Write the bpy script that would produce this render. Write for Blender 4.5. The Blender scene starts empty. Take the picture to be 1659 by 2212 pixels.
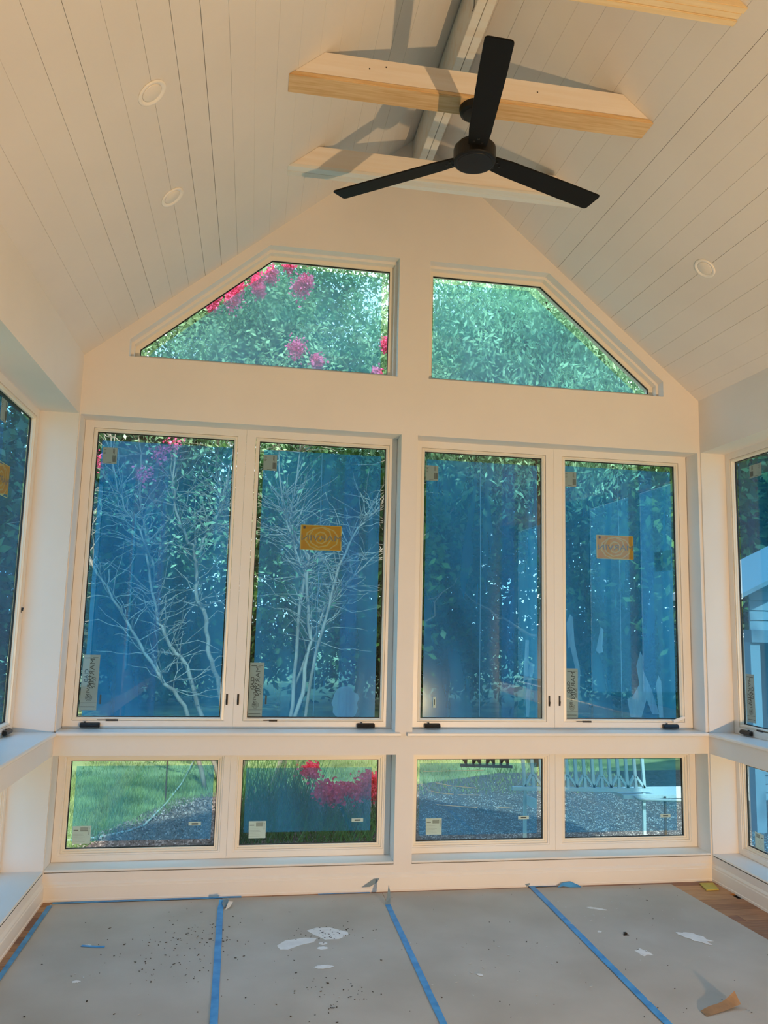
import bpy, bmesh, math, random
import numpy as np
from mathutils import Vector, Matrix
from mathutils.geometry import tessellate_polygon

C = bpy.context.scene.collection
S = bpy.context.scene
R = math.radians
random.seed(7)
rng = np.random.default_rng(7)

# ---------------------------------------------------------------- camera
FPX, YAW, PITCH, ROLL = 1691.1, 0.1643, 0.1363, 0.0248
CAM = Vector((1.0809, -4.8869, 1.6132))
fw = Vector((math.sin(YAW)*math.cos(PITCH), math.cos(YAW)*math.cos(PITCH), math.sin(PITCH)))
rt = Vector((math.cos(YAW), -math.sin(YAW), 0))
up = rt.cross(fw)
r2 = math.cos(ROLL)*rt + math.sin(ROLL)*up
u2 = -math.sin(ROLL)*rt + math.cos(ROLL)*up
cd = bpy.data.cameras.new('camera')
cd.sensor_fit = 'VERTICAL'; cd.sensor_height = 36; cd.lens = FPX*36/2212
cd.clip_start = .05; cd.clip_end = 300
cam = bpy.data.objects.new('camera', cd); C.objects.link(cam)
m = Matrix((r2, u2, -fw)).transposed().to_4x4(); m.translation = CAM
cam.matrix_world = m
S.camera = cam

# ---------------------------------------------------------------- light and exposure
S.view_settings.view_transform = 'Standard'
S.view_settings.look = 'None'
S.view_settings.gamma = 1
S.view_settings.use_curve_mapping = False
S.view_settings.exposure = 0.0
S.cycles.transparent_max_bounces = 16

w = bpy.data.worlds.new('sky'); S.world = w; w.use_nodes = True
nt = w.node_tree
bg = nt.nodes['Background']
tc = nt.nodes.new('ShaderNodeTexCoord'); sp = nt.nodes.new('ShaderNodeSeparateXYZ')
cr = nt.nodes.new('ShaderNodeValToRGB')
cr.color_ramp.elements[0].position = 0.0; cr.color_ramp.elements[0].color = (.82, .92, 1, 1)
cr.color_ramp.elements[1].position = .9; cr.color_ramp.elements[1].color = (.45, .68, 1, 1)
nt.links.new(tc.outputs['Generated'], sp.inputs[0]); nt.links.new(sp.outputs['Z'], cr.inputs[0])
nt.links.new(cr.outputs[0], bg.inputs['Color'])
bg.inputs['Strength'].default_value = 3.4

def light(name, kind, loc, aim=None, **kw):
    d = bpy.data.lights.new(name, kind)
    for k, v in kw.items(): setattr(d, k, v)
    o = bpy.data.objects.new(name, d); C.objects.link(o); o.location = loc
    if aim is not None:
        o.rotation_euler = (Vector(aim)-Vector(loc)).to_track_quat('-Z', 'Y').to_euler()
    return o
# sun from behind the house, high: lights the trees, not the room
light('sun', 'SUN', (0, -5, 15), aim=(1.0, 9.5, 0.0), energy=7.5, angle=R(1.0), color=(1, .95, .85))
# warm builder's work lamp standing low by the right wall, behind the frame's right edge
WL = (3.20, -5.10, .55)
light('work_lamp', 'SPOT', WL, aim=(1.7, 0.0, 2.55), energy=545, color=(1, .63, .315),
      shadow_soft_size=.035, spot_size=R(140), spot_blend=.9)
# added fill spot, no real lamp of the house, bounced off the rear wall
light('rear_fill_spot', 'SPOT', (2.0, -5.3, 2.6), aim=(2.0, -7.2, 1.9), energy=45, color=(1, .88, .78), shadow_soft_size=.1, spot_size=R(140), spot_blend=1)

# ---------------------------------------------------------------- materials
def lin(c):
    return tuple((x/12.92 if x <= .04045 else ((x+.055)/1.055)**2.4) for x in (v/255 for v in c)) + (1,)
def mat(name, rgb=None, rough=.6, noise=0, scale=8, spec=.4, rgb2=None, stretch=None, metal=0, bump=0, bscale=60, detail=4, lo=.35, hi=.65):
    M = bpy.data.materials.new(name); M.use_nodes = True
    n = M.node_tree.nodes; l = M.node_tree.links
    b = n['Principled BSDF']; c = lin(rgb)
    b.inputs['Base Color'].default_value = c; b.inputs['Roughness'].default_value = rough
    b.inputs['Specular IOR Level'].default_value = spec; b.inputs['Metallic'].default_value = metal
    if noise or rgb2 or bump:
        t = n.new('ShaderNodeTexCoord'); mp = n.new('ShaderNodeMapping'); l.new(t.outputs['Object'], mp.inputs[0])
        if stretch: mp.inputs['Scale'].default_value = stretch
    if noise or rgb2:
        x = n.new('ShaderNodeTexNoise'); x.inputs['Scale'].default_value = scale; x.inputs['Detail'].default_value = detail
        l.new(mp.outputs[0], x.inputs['Vector'])
        r = n.new('ShaderNodeValToRGB'); r.color_ramp.elements[0].position = lo; r.color_ramp.elements[1].position = hi
        if rgb2 is None:
            r.color_ramp.elements[0].color = tuple(v*(1-noise) for v in c[:3])+(1,)
            r.color_ramp.elements[1].color = tuple(min(1, v*(1+noise)) for v in c[:3])+(1,)
        else:
            r.color_ramp.elements[0].color = c; r.color_ramp.elements[1].color = lin(rgb2)
        l.new(x.outputs['Fac'], r.inputs[0]); l.new(r.outputs[0], b.inputs['Base Color'])
    if bump:
        y = n.new('ShaderNodeTexNoise'); y.inputs['Scale'].default_value = bscale; y.inputs['Detail'].default_value = 3
        l.new(mp.outputs[0], y.inputs['Vector'])
        bp = n.new('ShaderNodeBump'); bp.inputs['Strength'].default_value = bump; bp.inputs['Distance'].default_value = .002
        l.new(y.outputs['Fac'], bp.inputs['Height']); l.new(bp.outputs[0], b.inputs['Normal'])
    return M
def leafmat(name, a, b_, tr=.35, scale=1.3):
    M = mat(name, a, .55, rgb2=b_, scale=scale, detail=6, spec=.35)
    n = M.node_tree.nodes; l = M.node_tree.links
    p = n['Principled BSDF']; out = n['Material Output']
    t = n.new('ShaderNodeBsdfTranslucent'); mx = n.new('ShaderNodeMixShader'); mx.inputs[0].default_value = tr
    src = p.inputs['Base Color'].links[0].from_socket
    l.new(src, t.inputs['Color']); l.new(p.outputs[0], mx.inputs[1]); l.new(t.outputs[0], mx.inputs[2]); l.new(mx.outputs[0], out.inputs['Surface'])
    return M
def glassmat():
    M = bpy.data.materials.new('window_glass'); M.use_nodes = True
    n = M.node_tree.nodes; l = M.node_tree.links; n.remove(n['Principled BSDF'])
    t = n.new('ShaderNodeBsdfTransparent'); t.inputs['Color'].default_value = (.93, .985, .965, 1)
    g = n.new('ShaderNodeBsdfGlossy'); g.inputs['Roughness'].default_value = .02
    mx = n.new('ShaderNodeMixShader'); mx.inputs[0].default_value = .035
    l.new(t.outputs[0], mx.inputs[1]); l.new(g.outputs[0], mx.inputs[2]); l.new(mx.outputs[0], n['Material Output'].inputs['Surface'])
    return M
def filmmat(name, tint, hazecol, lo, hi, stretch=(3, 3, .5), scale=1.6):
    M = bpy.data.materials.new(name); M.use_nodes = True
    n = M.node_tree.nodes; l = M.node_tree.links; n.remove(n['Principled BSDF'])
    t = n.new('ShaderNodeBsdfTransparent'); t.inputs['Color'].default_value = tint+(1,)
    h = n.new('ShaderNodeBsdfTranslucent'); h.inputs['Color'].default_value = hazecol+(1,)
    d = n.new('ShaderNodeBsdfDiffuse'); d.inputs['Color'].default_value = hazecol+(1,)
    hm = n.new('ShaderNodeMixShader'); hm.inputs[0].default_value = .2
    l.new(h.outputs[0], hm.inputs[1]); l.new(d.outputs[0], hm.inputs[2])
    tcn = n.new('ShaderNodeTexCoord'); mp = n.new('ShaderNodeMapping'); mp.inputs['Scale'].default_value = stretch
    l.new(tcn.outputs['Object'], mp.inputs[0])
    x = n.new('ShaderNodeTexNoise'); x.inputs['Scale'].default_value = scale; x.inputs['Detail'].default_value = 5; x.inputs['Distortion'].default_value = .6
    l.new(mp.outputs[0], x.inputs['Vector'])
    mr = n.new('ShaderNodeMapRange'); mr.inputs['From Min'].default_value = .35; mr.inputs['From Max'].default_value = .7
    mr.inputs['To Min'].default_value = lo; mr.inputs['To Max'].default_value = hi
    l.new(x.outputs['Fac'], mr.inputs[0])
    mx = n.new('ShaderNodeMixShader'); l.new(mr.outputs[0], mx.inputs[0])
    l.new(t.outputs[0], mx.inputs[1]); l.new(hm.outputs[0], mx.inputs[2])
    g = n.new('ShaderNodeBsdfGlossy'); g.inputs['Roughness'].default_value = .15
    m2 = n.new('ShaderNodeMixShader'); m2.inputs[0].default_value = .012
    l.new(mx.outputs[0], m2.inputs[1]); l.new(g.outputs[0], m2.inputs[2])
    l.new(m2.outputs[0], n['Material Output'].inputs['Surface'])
    return M
def stickermat(name, rgb, tr, rgb2=None):
    M = mat(name, rgb, .5, rgb2=rgb2, scale=25)
    n = M.node_tree.nodes; l = M.node_tree.links
    p = n['Principled BSDF']
    t = n.new('ShaderNodeBsdfTranslucent'); t.inputs['Color'].default_value = lin(rgb)
    mx = n.new('ShaderNodeMixShader'); mx.inputs[0].default_value = tr
    l.new(p.outputs[0], mx.inputs[1]); l.new(t.outputs[0], mx.inputs[2]); l.new(mx.outputs[0], n['Material Output'].inputs['Surface'])
    return M

M_WALL = mat('wall_paint', (232, 226, 219), .75, noise=.015, scale=3, bump=.08, bscale=180)
M_PLANK = mat('ceiling_paint', (226, 221, 214), .55, noise=.02, scale=2, bump=.06, bscale=90)
M_TRIM = mat('trim_paint', (236, 230, 221), .35, noise=.01, scale=4)
M_SASH = mat('sash_enamel', (238, 229, 212), .35)
M_GAP = mat('dark_backing', (40, 33, 28), .95)
M_BLACK = mat('fan_black', (16, 15, 14), .42, spec=.35, bump=.05)
M_BLADE = mat('blade_black', (13, 12, 11), .6, noise=.15, scale=30, spec=.25, stretch=(1, 12, 1))
M_HW = mat('hardware_black', (22, 21, 22), .35, spec=.5)
M_WOOD = mat('clear_pine', (210, 170, 116), .55, rgb2=(228, 196, 148), scale=6, stretch=(.8, 14, 14), detail=7)
M_PRIMER = mat('primed_pine', (242, 233, 222), .6, rgb2=(234, 220, 202), scale=5, stretch=(.5, 8, 8), lo=.3, hi=.8)
M_PINE = mat('raw_pine', (226, 200, 152), .65, rgb2=(236, 214, 172), scale=5, stretch=(.6, 10, 10))
M_WPINE = mat('painted_beam', (228, 228, 222), .5, rgb2=(222, 212, 196), scale=3, stretch=(.4, 5, 5), lo=.45, hi=.75)
M_FLOOR = [mat('oak_plank_%d' % i, a, .35, rgb2=b, scale=7, stretch=(1, 14, 4), detail=6) for i, (a, b) in enumerate(
    [((126, 78, 46), (158, 106, 66)), ((146, 96, 60), (176, 126, 84)), ((112, 62, 38), (140, 88, 58)), ((166, 118, 76), (190, 142, 98))])]
M_PAPER = mat('rosin_paper', (182, 173, 160), .8, rgb2=(196, 188, 176), scale=2.2, detail=8, bump=.12, bscale=220)
M_KRAFT = mat('kraft_paper', (150, 120, 88), .8, noise=.08, scale=30)
M_TAPE = mat('painters_tape', (62, 142, 204), .55, rgb2=(88, 168, 224), scale=14)
M_TAPED = mat('tape_grey_back', (120, 140, 150), .6)  # grey back of the loose tape ends
M_SPILL = mat('dried_paint', (236, 234, 230), .7, noise=.05, scale=20)
M_DIRT = mat('dirt_specks', (70, 58, 46), .9)
M_SPECK = mat('paint_specks', (205, 203, 198), .8)
M_LAMP = mat('downlight_trim', (240, 236, 228), .4)
M_LENS = mat('downlight_lens', (236, 228, 216), .3, spec=.6)
M_GLASS = glassmat()
M_FILM = filmmat('blue_film', (.40, .74, .93), (.05, .45, .92), .22, .44)
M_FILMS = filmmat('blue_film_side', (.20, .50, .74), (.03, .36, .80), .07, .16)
M_FILML = filmmat('blue_film_low', (.50, .80, .92), (.06, .42, .86), .14, .32)
M_FILM2 = filmmat('blue_film_overlap', (.66, .86, .96), (.10, .42, .80), .16, .26)
M_FILMT = filmmat('blue_film_high', (.56, .86, .96), (.30, .70, .95), .26, .36, stretch=(1, 1, .4), scale=5)
M_SMEAR = filmmat('wrinkled_film', (.8, .9, .95), (.45, .72, .85), .35, .6, scale=6)
M_SPACER = mat('black_spacer', (8, 12, 16), .5)
M_LABEL = stickermat('grey_label', (176, 184, 188), .25)
M_LABELW = stickermat('white_label', (236, 236, 232), .3)
M_AMBER = stickermat('amber_label', (216, 160, 0), .35, rgb2=(204, 138, 0))
M_AMBERP = stickermat('pale_amber_ring', (214, 188, 112), .3)
M_INK = mat('grey_ink', (70, 72, 74), .7)
M_INKL = mat('faded_ink', (120, 118, 112), .7)
M_BARK = mat('pale_bark', (150, 138, 124), .8, rgb2=(112, 96, 82), scale=9, stretch=(1, 1, .25))
M_BARKD = mat('dark_bark', (70, 60, 52), .9, noise=.2, scale=7, stretch=(1, 1, .3))
M_LEAF1 = leafmat('myrtle_leaves', (78, 126, 76), (196, 218, 170))
M_LEAF2 = leafmat('willow_leaves', (74, 130, 96), (190, 224, 178), tr=.4)
M_LEAF3 = leafmat('dark_leaves', (20, 46, 28), (56, 96, 46), tr=.25, scale=.7)
M_LEAF4 = leafmat('mid_leaves', (34, 66, 34), (84, 124, 58), tr=.3, scale=.7)
M_PINK = leafmat('pink_blossom', (226, 44, 104), (244, 120, 165), tr=.3, scale=9)
M_RED = leafmat('azalea_petals', (244, 30, 70), (255, 90, 120), tr=.35, scale=9)
M_GRASS = leafmat('grass_blades', (78, 104, 52), (156, 174, 108), tr=.3, scale=2)
M_LAWN = mat('lawn', (86, 102, 62), .9, rgb2=(150, 160, 106), scale=1.4, detail=9)
M_MULCH = mat('mulch', (72, 56, 50), .95, rgb2=(112, 92, 84), scale=14, detail=8)
M_GRAVEL = mat('gravel_bed', (50, 50, 54), .95, rgb2=(88, 88, 88), scale=30, detail=6)
M_STONE = mat('gravel_stones', (70, 70, 72), .85, rgb2=(158, 158, 156), scale=16, lo=.4, hi=.6)
M_HOSE = mat('pale_hose', (168, 176, 168), .4)
M_FRAMEM = mat('pale_metal', (176, 186, 190), .5)
M_FRAMED = mat('brown_and_backlit_metal', (74, 62, 52), .7)  # brown metal; also stands for shade on the frame's backlit bars
M_SIDING = mat('white_siding_shaded', (150, 156, 160), .6)  # white siding greyed in its colour to stand for shade
M_SHADOWB = mat('porch_trim_shaded', (128, 134, 138), .6)  # porch roof and lintel, shade put into the colour as well

# ---------------------------------------------------------------- object helpers
ORI = {}
def setp(o, label=None, cat=None, group=None, kind=None):
    if label: o['label'] = label
    if cat: o['category'] = cat
    if group: o['group'] = group
    if kind: o['kind'] = kind
    return o
def empty(name, loc, **kw):
    o = bpy.data.objects.new(name, None); C.objects.link(o); o.location = loc; o.empty_display_size = .1
    ORI[o.name] = Vector(loc); return setp(o, **kw)
def link(name, me, mt, parent=None, **kw):
    """me holds world coordinates; the object is linked with its verts moved to the parent's origin"""
    o = bpy.data.objects.new(name, me)
    C.objects.link(o)
    if mt: me.materials.append(mt)
    if parent is not None:
        org = ORI[parent.name]
        me.transform(Matrix.Translation(-org)); o.parent = parent; ORI[o.name] = org
    else:
        ORI[o.name] = Vector((0, 0, 0))
    return setp(o, **kw)
def M_(name, verts, faces, mt, parent=None, smooth=False, **kw):
    me = bpy.data.meshes.new(name); me.from_pydata([tuple(v) for v in verts], [], faces); me.update()
    if smooth: me.polygons.foreach_set('use_smooth', [True]*len(me.polygons))
    return link(name, me, mt, parent, **kw)
class B:
    def __init__(s): s.v = []; s.f = []
    def add(s, v, f):
        n = len(s.v); s.v += [tuple(x) for x in v]; s.f += [tuple(i+n for i in q) for q in f]; return s
    def hexa(s, p):   # p: 8 corners, bottom 4 ccw then top 4
        return s.add(p, [(3, 2, 1, 0), (4, 5, 6, 7), (0, 1, 5, 4), (1, 2, 6, 5), (2, 3, 7, 6), (3, 0, 4, 7)])
    def box(s, x0, x1, y0, y1, z0, z1):
        return s.hexa([(x0, y0, z0), (x1, y0, z0), (x1, y1, z0), (x0, y1, z0), (x0, y0, z1), (x1, y0, z1), (x1, y1, z1), (x0, y1, z1)])
    def prism(s, poly, f0, f1):  # poly 2d list; f0,f1 map (u,v)->3d
        n = len(poly)
        return s.add([f0(*p) for p in poly]+[f1(*p) for p in poly],
                     [tuple(range(n-1, -1, -1)), tuple(range(n, 2*n))]+[(i, (i+1) % n, n+(i+1) % n, n+i) for i in range(n)])
    def tube(s, pts, rad, seg=6):
        pts = [Vector(p) for p in pts]; rings = []
        for i, p in enumerate(pts):
            d = (pts[min(i+1, len(pts)-1)]-pts[max(i-1, 0)]).normalized()
            a = d.orthogonal().normalized() if i == 0 else (a - a.dot(d)*d).normalized()
            b = d.cross(a); r = rad[i] if hasattr(rad, '__len__') else rad
            rings.append([p+r*(math.cos(t)*a+math.sin(t)*b) for t in (2*math.pi*k/seg for k in range(seg))])
        v = [q for rg in rings for q in rg]; f = []
        for i in range(len(rings)-1):
            for k in range(seg):
                f.append((i*seg+k, i*seg+(k+1) % seg, (i+1)*seg+(k+1) % seg, (i+1)*seg+k))
        f.append(tuple(range(seg-1, -1, -1))); f.append(tuple((len(rings)-1)*seg+k for k in range(seg)))
        return s.add(v, f)
    def lathe(s, c, prof, seg=32, ax=(0, 0, 1)):
        ax = Vector(ax).normalized(); a = ax.orthogonal().normalized(); b = ax.cross(a); c = Vector(c)
        v = []; f = []
        for r, h in prof:
            v += [c+ax*h+r*(math.cos(t)*a+math.sin(t)*b) for t in (2*math.pi*k/seg for k in range(seg))]
        for i in range(len(prof)-1):
            for k in range(seg):
                f.append((i*seg+k, i*seg+(k+1) % seg, (i+1)*seg+(k+1) % seg, (i+1)*seg+k))
        if prof[0][0] > 1e-4: f.append(tuple(range(seg-1, -1, -1)))
        if prof[-1][0] > 1e-4: f.append(tuple((len(prof)-1)*seg+k for k in range(seg)))
        return s.add(v, f)
    def out(s, name, mt, parent=None, bevel=0, smooth=False, **kw):
        o = M_(name, s.v, s.f, mt, parent, smooth, **kw)
        if bevel:
            bm = bmesh.new(); bm.from_mesh(o.data); bmesh.ops.remove_doubles(bm, verts=bm.verts, dist=1e-6)
            bmesh.ops.bevel(bm, geom=bm.edges[:], offset=bevel, segments=2, affect='EDGES', clamp_overlap=True)
            bm.to_mesh(o.data); bm.free()
        return o
def loops_mesh(loops, cap=False):
    n = len(loops[0]); v = [p for l in loops for p in l]; f = []
    for i in range(len(loops)-1):
        for k in range(n):
            f.append((i*n+k, i*n+(k+1) % n, (i+1)*n+(k+1) % n, (i+1)*n+k))
    if cap: f.append(tuple((len(loops)-1)*n+k for k in range(n)))
    return v, f
def inset(poly, d):
    """inset a convex ccw polygon"""
    n = len(poly); P = [Vector(p) for p in poly]; L = []
    for i in range(n):
        a, b = P[i], P[(i+1) % n]; t = (b-a).normalized(); nn = Vector((-t.y, t.x)); L.append((a+nn*d, t))
    o = []
    for i in range(n):
        (p, t), (q, s) = L[i-1], L[i]
        den = t.x*s.y-t.y*s.x
        k = ((q.x-p.x)*s.y-(q.y-p.y)*s.x)/den
        o.append((p.x+t.x*k, p.y+t.y*k))
    return o
def wall_with_holes(name, outer, holes, f0, f1, mt, **kw):
    """outer: 2d ccw polygon, holes: list of 2d polygons"""
    polys = [outer]+holes
    flat = [p for q in polys for p in q]; N = len(flat)
    tri = tessellate_polygon([[Vector((a, b, 0)) for a, b in q] for q in polys])
    v = [f0(*p) for p in flat]+[f1(*p) for p in flat]
    f = [tuple(t) for t in tri]+[tuple(N+i for i in reversed(t)) for t in tri]
    k = 0
    for q in polys:
        n = len(q)
        for i in range(n): f.append((k+i, k+(i+1) % n, N+k+(i+1) % n, N+k+i))
        k += n
    return M_(name, v, f, mt, None, **kw)
def rect(a, b, c, d): return [(a, c), (b, c), (b, d), (a, d)]

# mapping of wall-local coordinates (u along wall, v up, w outward) into the room
W_ = 4.1
mapB = lambda u, v, q: (u, q, v)
mapL = lambda u, v, q: (-q, u, v)
mapR = lambda u, v, q: (W_+q, u, v)

# ---------------------------------------------------------------- room shell
ZE, ZR, XR, ZS = 3.179, 4.904, 2.065, 2.807
KL = (ZR-ZE)/XR; KR = (ZR-ZE)/(W_-XR)
YB = -7.2
T1 = [(.263, 3.193), (1.958, 3.193), (1.958, 4.0135), (1.099, 4.0135), (.263, 3.302)]
T2 = [(2.167, 3.193), (3.838, 3.193), (3.838, 3.299), (3.007, 4.0135), (2.167, 4.0135)]
UZ = (.905, ZS)
holes = [rect(.006, 1.995, *UZ), rect(2.103, 4.080, *UZ), rect(.002, 2.003, .150, .791), rect(2.114, 4.090, .150, .791), T1, T2]
gable = [(-.275, -.7), (W_+.225, -.7), (W_+.225, ZE-.225*KR+.0), (XR, ZR), (-.275, ZE-.275*KL)]
gable = [(a, b+(.03 if b > 1 else 0)) for a, b in gable]
wall_with_holes('wall_back', gable, holes, lambda a, b: (a, 0, b), lambda a, b: (a, .26, b), M_WALL,
                label='gable end wall painted cream with ten windows', kind='structure')
SO = [(-2.02, -.012), (-4.12, -2.13)]
for side, mp, WT in (('left', mapL, .275), ('right', mapR, .225)):
    hs = []
    for a, b in SO: hs += [rect(a, b, *UZ), rect(a, b, .150, .791)]
    zt = ZE+.03
    wall_with_holes('wall_'+side, [(YB, -.7), (0.0, -.7), (0.0, zt), (YB, zt)], hs,
                    lambda a, b: mp(a, b, 0), lambda a, b: mp(a, b, WT), M_WALL,
                    label='side wall on the %s with deep window recesses and a plain header' % side, kind='structure')
wall_with_holes('wall_rear', [(-.4, -.7), (W_+.4, -.7), (W_+.4, ZE), (XR, ZR), (-.4, ZE)], [], lambda a, b: (a, YB, b), lambda a, b: (a, YB-.15, b), M_WALL,
                label='unseen rear wall behind the viewpoint, added to keep the sun out', kind='structure')  # unseen, closes the open end so no sun enters

# sills (nosed boards) and baseboards
def sill(name, x0, x1, ztop, mp, depth, lip=.03, th=.022, lab=''):
    prof = [(-.001, ztop-th), (-lip+.006, ztop-th), (-lip, ztop-th+.006), (-lip, ztop-.006), (-lip+.006, ztop), (depth, ztop), (depth, ztop-th)]
    b = B(); n = len(prof)
    b.add([mp(x0, z, q) for q, z in prof]+[mp(x1, z, q) for q, z in prof],
          [tuple(range(n)), tuple(range(2*n-1, n-1, -1))]+[(i, n+i, n+(i+1) % n, (i+1) % n) for i in range(n)])
    return b.out(name, M_TRIM, label=lab, kind='structure')
sill('trim_1', -.01, 2.025, .925, mapB, .16, lab='white sill board under the two left casements of the gable wall')
sill('trim_2', 2.07, W_+.01, .925, mapB, .16, lab='white sill board under the two right casements of the gable wall')
sill('trim_3', -2.05, -.0, .925, mapL, .24, lip=.018, lab='white sill board under the left side windows')
sill('trim_4', -2.05, -.0, .925, mapR, .24, lip=.018, lab='white sill board under the right side windows')
for i, (a, b_, mp, dp, t) in enumerate([(.003, 2.002, mapB, .18, 'lower left windows of the gable wall'), (2.115, 4.089, mapB, .18, 'lower right windows of the gable wall'),
                                  (-2.019, -.013, mapL, .24, 'lower left side windows'), (-2.019, -.013, mapR, .24, 'lower right side windows')]):
    sill('trim_%d' % (5+i), a, b_, .165, mp, dp, lip=.002, th=.014, lab='glossy white sill inside the recess of the '+t)
for k, (nm, mp, a, b_) in enumerate([('back', mapB, 0, W_), ('left', mapL, -7.1, 0), ('right', mapR, -7.1, 0)]):
    prof = [(0, 0), (-.016, 0), (-.016, .012), (-.013, .016), (-.013, .078), (-.010, .083), (-.010, .092), (-.004, .100), (0, .105)]
    n = len(prof); bb = B()
    bb.add([mp(a, z, q) for q, z in prof]+[mp(b_, z, q) for q, z in prof],
           [tuple(range(n)), tuple(range(2*n-1, n-1, -1))]+[(i, n+i, n+(i+1) % n, (i+1) % n) for i in range(n)])
    bb.out('baseboard_'+nm, M_TRIM, label='white moulded baseboard along the %s wall' % nm, kind='structure')

# ceiling: dark backing with separate tongue and groove planks
bb = B()
for (xa, za, xb, zb) in ((-.42, ZE-.42*KL, XR, ZR), (XR, ZR, W_+.42, ZE-.42*KR)):
    d = .022; bb.hexa([(xa, YB-.1, za+d), (xb, YB-.1, zb+d), (xb, .26, zb+d), (xa, .26, za+d),
                       (xa, YB-.1, za+.2), (xb, YB-.1, zb+.2), (xb, .26, zb+.2), (xa, .26, za+.2)])
CEIL = bb.out('ceiling', M_GAP, label='vaulted ceiling of painted tongue and groove boards', kind='structure')
def slope_pt(side, s, y, h=0):
    k = KL if side < 0 else KR; n = math.hypot(1, k)
    x = s/n; z = ZE+k*x
    nx, nz = k/n, -1/n                   # room-facing normal for the left slope
    p = (x+nx*h, y, z+nz*h)
    return p if side < 0 else (W_-p[0], p[1], p[2])
for side, off in ((-1, .020), (1, .087)):
    L = math.hypot(XR if side < 0 else W_-XR, ZR-ZE)
    edges = [0.0]; s = off if off > .03 else off+.1265
    while s < L-.03: edges.append(s); s += .1268
    edges.append(L)
    for a, b_ in zip(edges, edges[1:]):
        g = random.choice([.0001, .0001, .0003, .0006, .0011])
        y1 = 0.0; y0 = YB
        g2 = g*random.uniform(.2, 1.6)
        # thin V edge: face slightly narrower than body; slight taper of the gap along the length
        P = []; bv = random.choice([.0003, .0006, .0010])
        for (y, gg) in ((y0, g2), (y1, g)):
            P.append([slope_pt(side, a+gg, y, -.018), slope_pt(side, a+gg, y, -bv), slope_pt(side, a+gg+bv, y, 0),
                      slope_pt(side, b_-gg-bv, y, 0), slope_pt(side, b_-gg, y, -bv), slope_pt(side, b_-gg, y, -.018)])
        v, f = loops_mesh(P); f += [tuple(range(6)), tuple(range(11, 5, -1))]
        M_('plank', v, f, M_PLANK, CEIL)

# floor
bb = B().box(-.05, W_+.05, YB, .02, -.2, -.012)
FLOOR = bb.out('floor', M_GAP, label='brown oak strip floor mostly hidden under grey paper', kind='structure')
y = 0.0; row = 0
while y > -2.6:
    wd = .083; x = -.0-random.uniform(0, .8) ; row += 1
    while x < W_:
        ln = random.uniform(.6, 1.5); a = max(x, 0.0); b_ = min(x+ln, W_)
        if b_-a > .05:
            o = B().box(a+.0007, b_-.0007, y-wd+.0007, y-.0007, -.012, 0).out('floor_plank', random.choice(M_FLOOR), FLOOR)
        x += ln
    y -= wd
B().box(0, W_, YB, y-.001, -.012, 0).out('floor_boards', M_FLOOR[0], FLOOR, kind='stuff')

# ---------------------------------------------------------------- beams
def tie(name, yf, yb, z0, z1, mt, lab, plies=0, group=None):
    root = empty(name, (XR, (yf+yb)/2, z0), label=lab, cat='beam')
    def sect(y0, y1, za, zb, mt, nm, ext=0, label=None, bev=.002):
        def xl(z): return (z-ZE)/KL
        def xr(z): return W_-(z-ZE)/KR
        p = [(xl(za)-ext, y0, za), (xr(za)+ext, y0, za), (xr(za)+ext, y1, za), (xl(za)-ext, y1, za),
             (xl(zb)-ext, y0, zb), (xr(zb)+ext, y0, zb), (xr(zb)+ext, y1, zb), (xl(zb)-ext, y1, zb)]
        return B().hexa(p).out(nm, mt, root, bevel=bev, label=label)
    return root, sect
b1, sec = tie('ceiling_beam', -1.50, -1.37, 4.135, 4.27, M_PRIMER, 'primed tie beam with a clear pine board under it, fan hanging from it')
sec(-1.498, -1.372, 4.152, 4.27, M_PRIMER, 'beam_body', label='pinkish primed beam face')
sec(-1.502, -1.368, 4.130, 4.152, M_WOOD, 'soffit_board', label='clear-finished yellow pine board', bev=.004)
bk = B()
for x, z in ((1.60, 4.235), (1.52, 4.215), (2.36, 4.215)): bk.tube([(x, -1.4985, z), (x, -1.494, z)], .004, 8)
bk.out('nail_holes', M_GAP, b1, kind='stuff')
b2, sec = tie('ceiling_beam', -.695, -.605, 4.165, 4.30, M_WPINE, 'white painted two-ply tie beam nearest the gable wall')
sec(-.695, -.652, 4.165, 4.30, M_PRIMER, 'ply', bev=.0025)
sec(-.650, -.607, 4.165, 4.30, M_WPINE, 'ply', bev=.0025)
sec(-.700, -.648, 4.157, 4.176, M_WPINE, 'edge_board', label='white painted lower edge', bev=.002)
sec(-.646, -.600, 4.157, 4.176, M_WPINE, 'edge_board', label='white painted lower edge', bev=.002)
b3, sec = tie('ceiling_beam', -2.27, -2.13, 4.13, 4.27, M_PINE, 'raw pine three-ply tie beam at the top right, nearest the viewer')
for i, yy in enumerate((-2.270, -2.234, -2.198)):
    sec(yy, yy+.034, 4.13+.003*(i == 1), 4.27, M_PINE, 'ply', bev=.003)
bd = empty('ridge_beam', (2.075, -3, 4.60), label='long white two-ply ridge beam under the peak of the ceiling', cat='beam')
for x0, x1 in ((2.030, 2.074), (2.077, 2.121)):
    za = ZE+KL*x0 if x0 < XR else ZR-.0; zb = ZE+KR*(W_-x1) if x1 > XR else ZR
    zt0 = ZE+KL*x0 if x0 < XR else ZE+KR*(W_-x0); zt1 = ZE+KL*x1 if x1 < XR else ZE+KR*(W_-x1)
    B().hexa([(x0, YB, 4.60), (x1, YB, 4.60), (x1, 0, 4.60), (x0, 0, 4.60), (x0, YB, zt0-.006), (x1, YB, zt1-.004), (x1, 0, zt1-.004), (x0, 0, zt0-.006)]).out('ply', M_WPINE, bd, bevel=.002)
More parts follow.
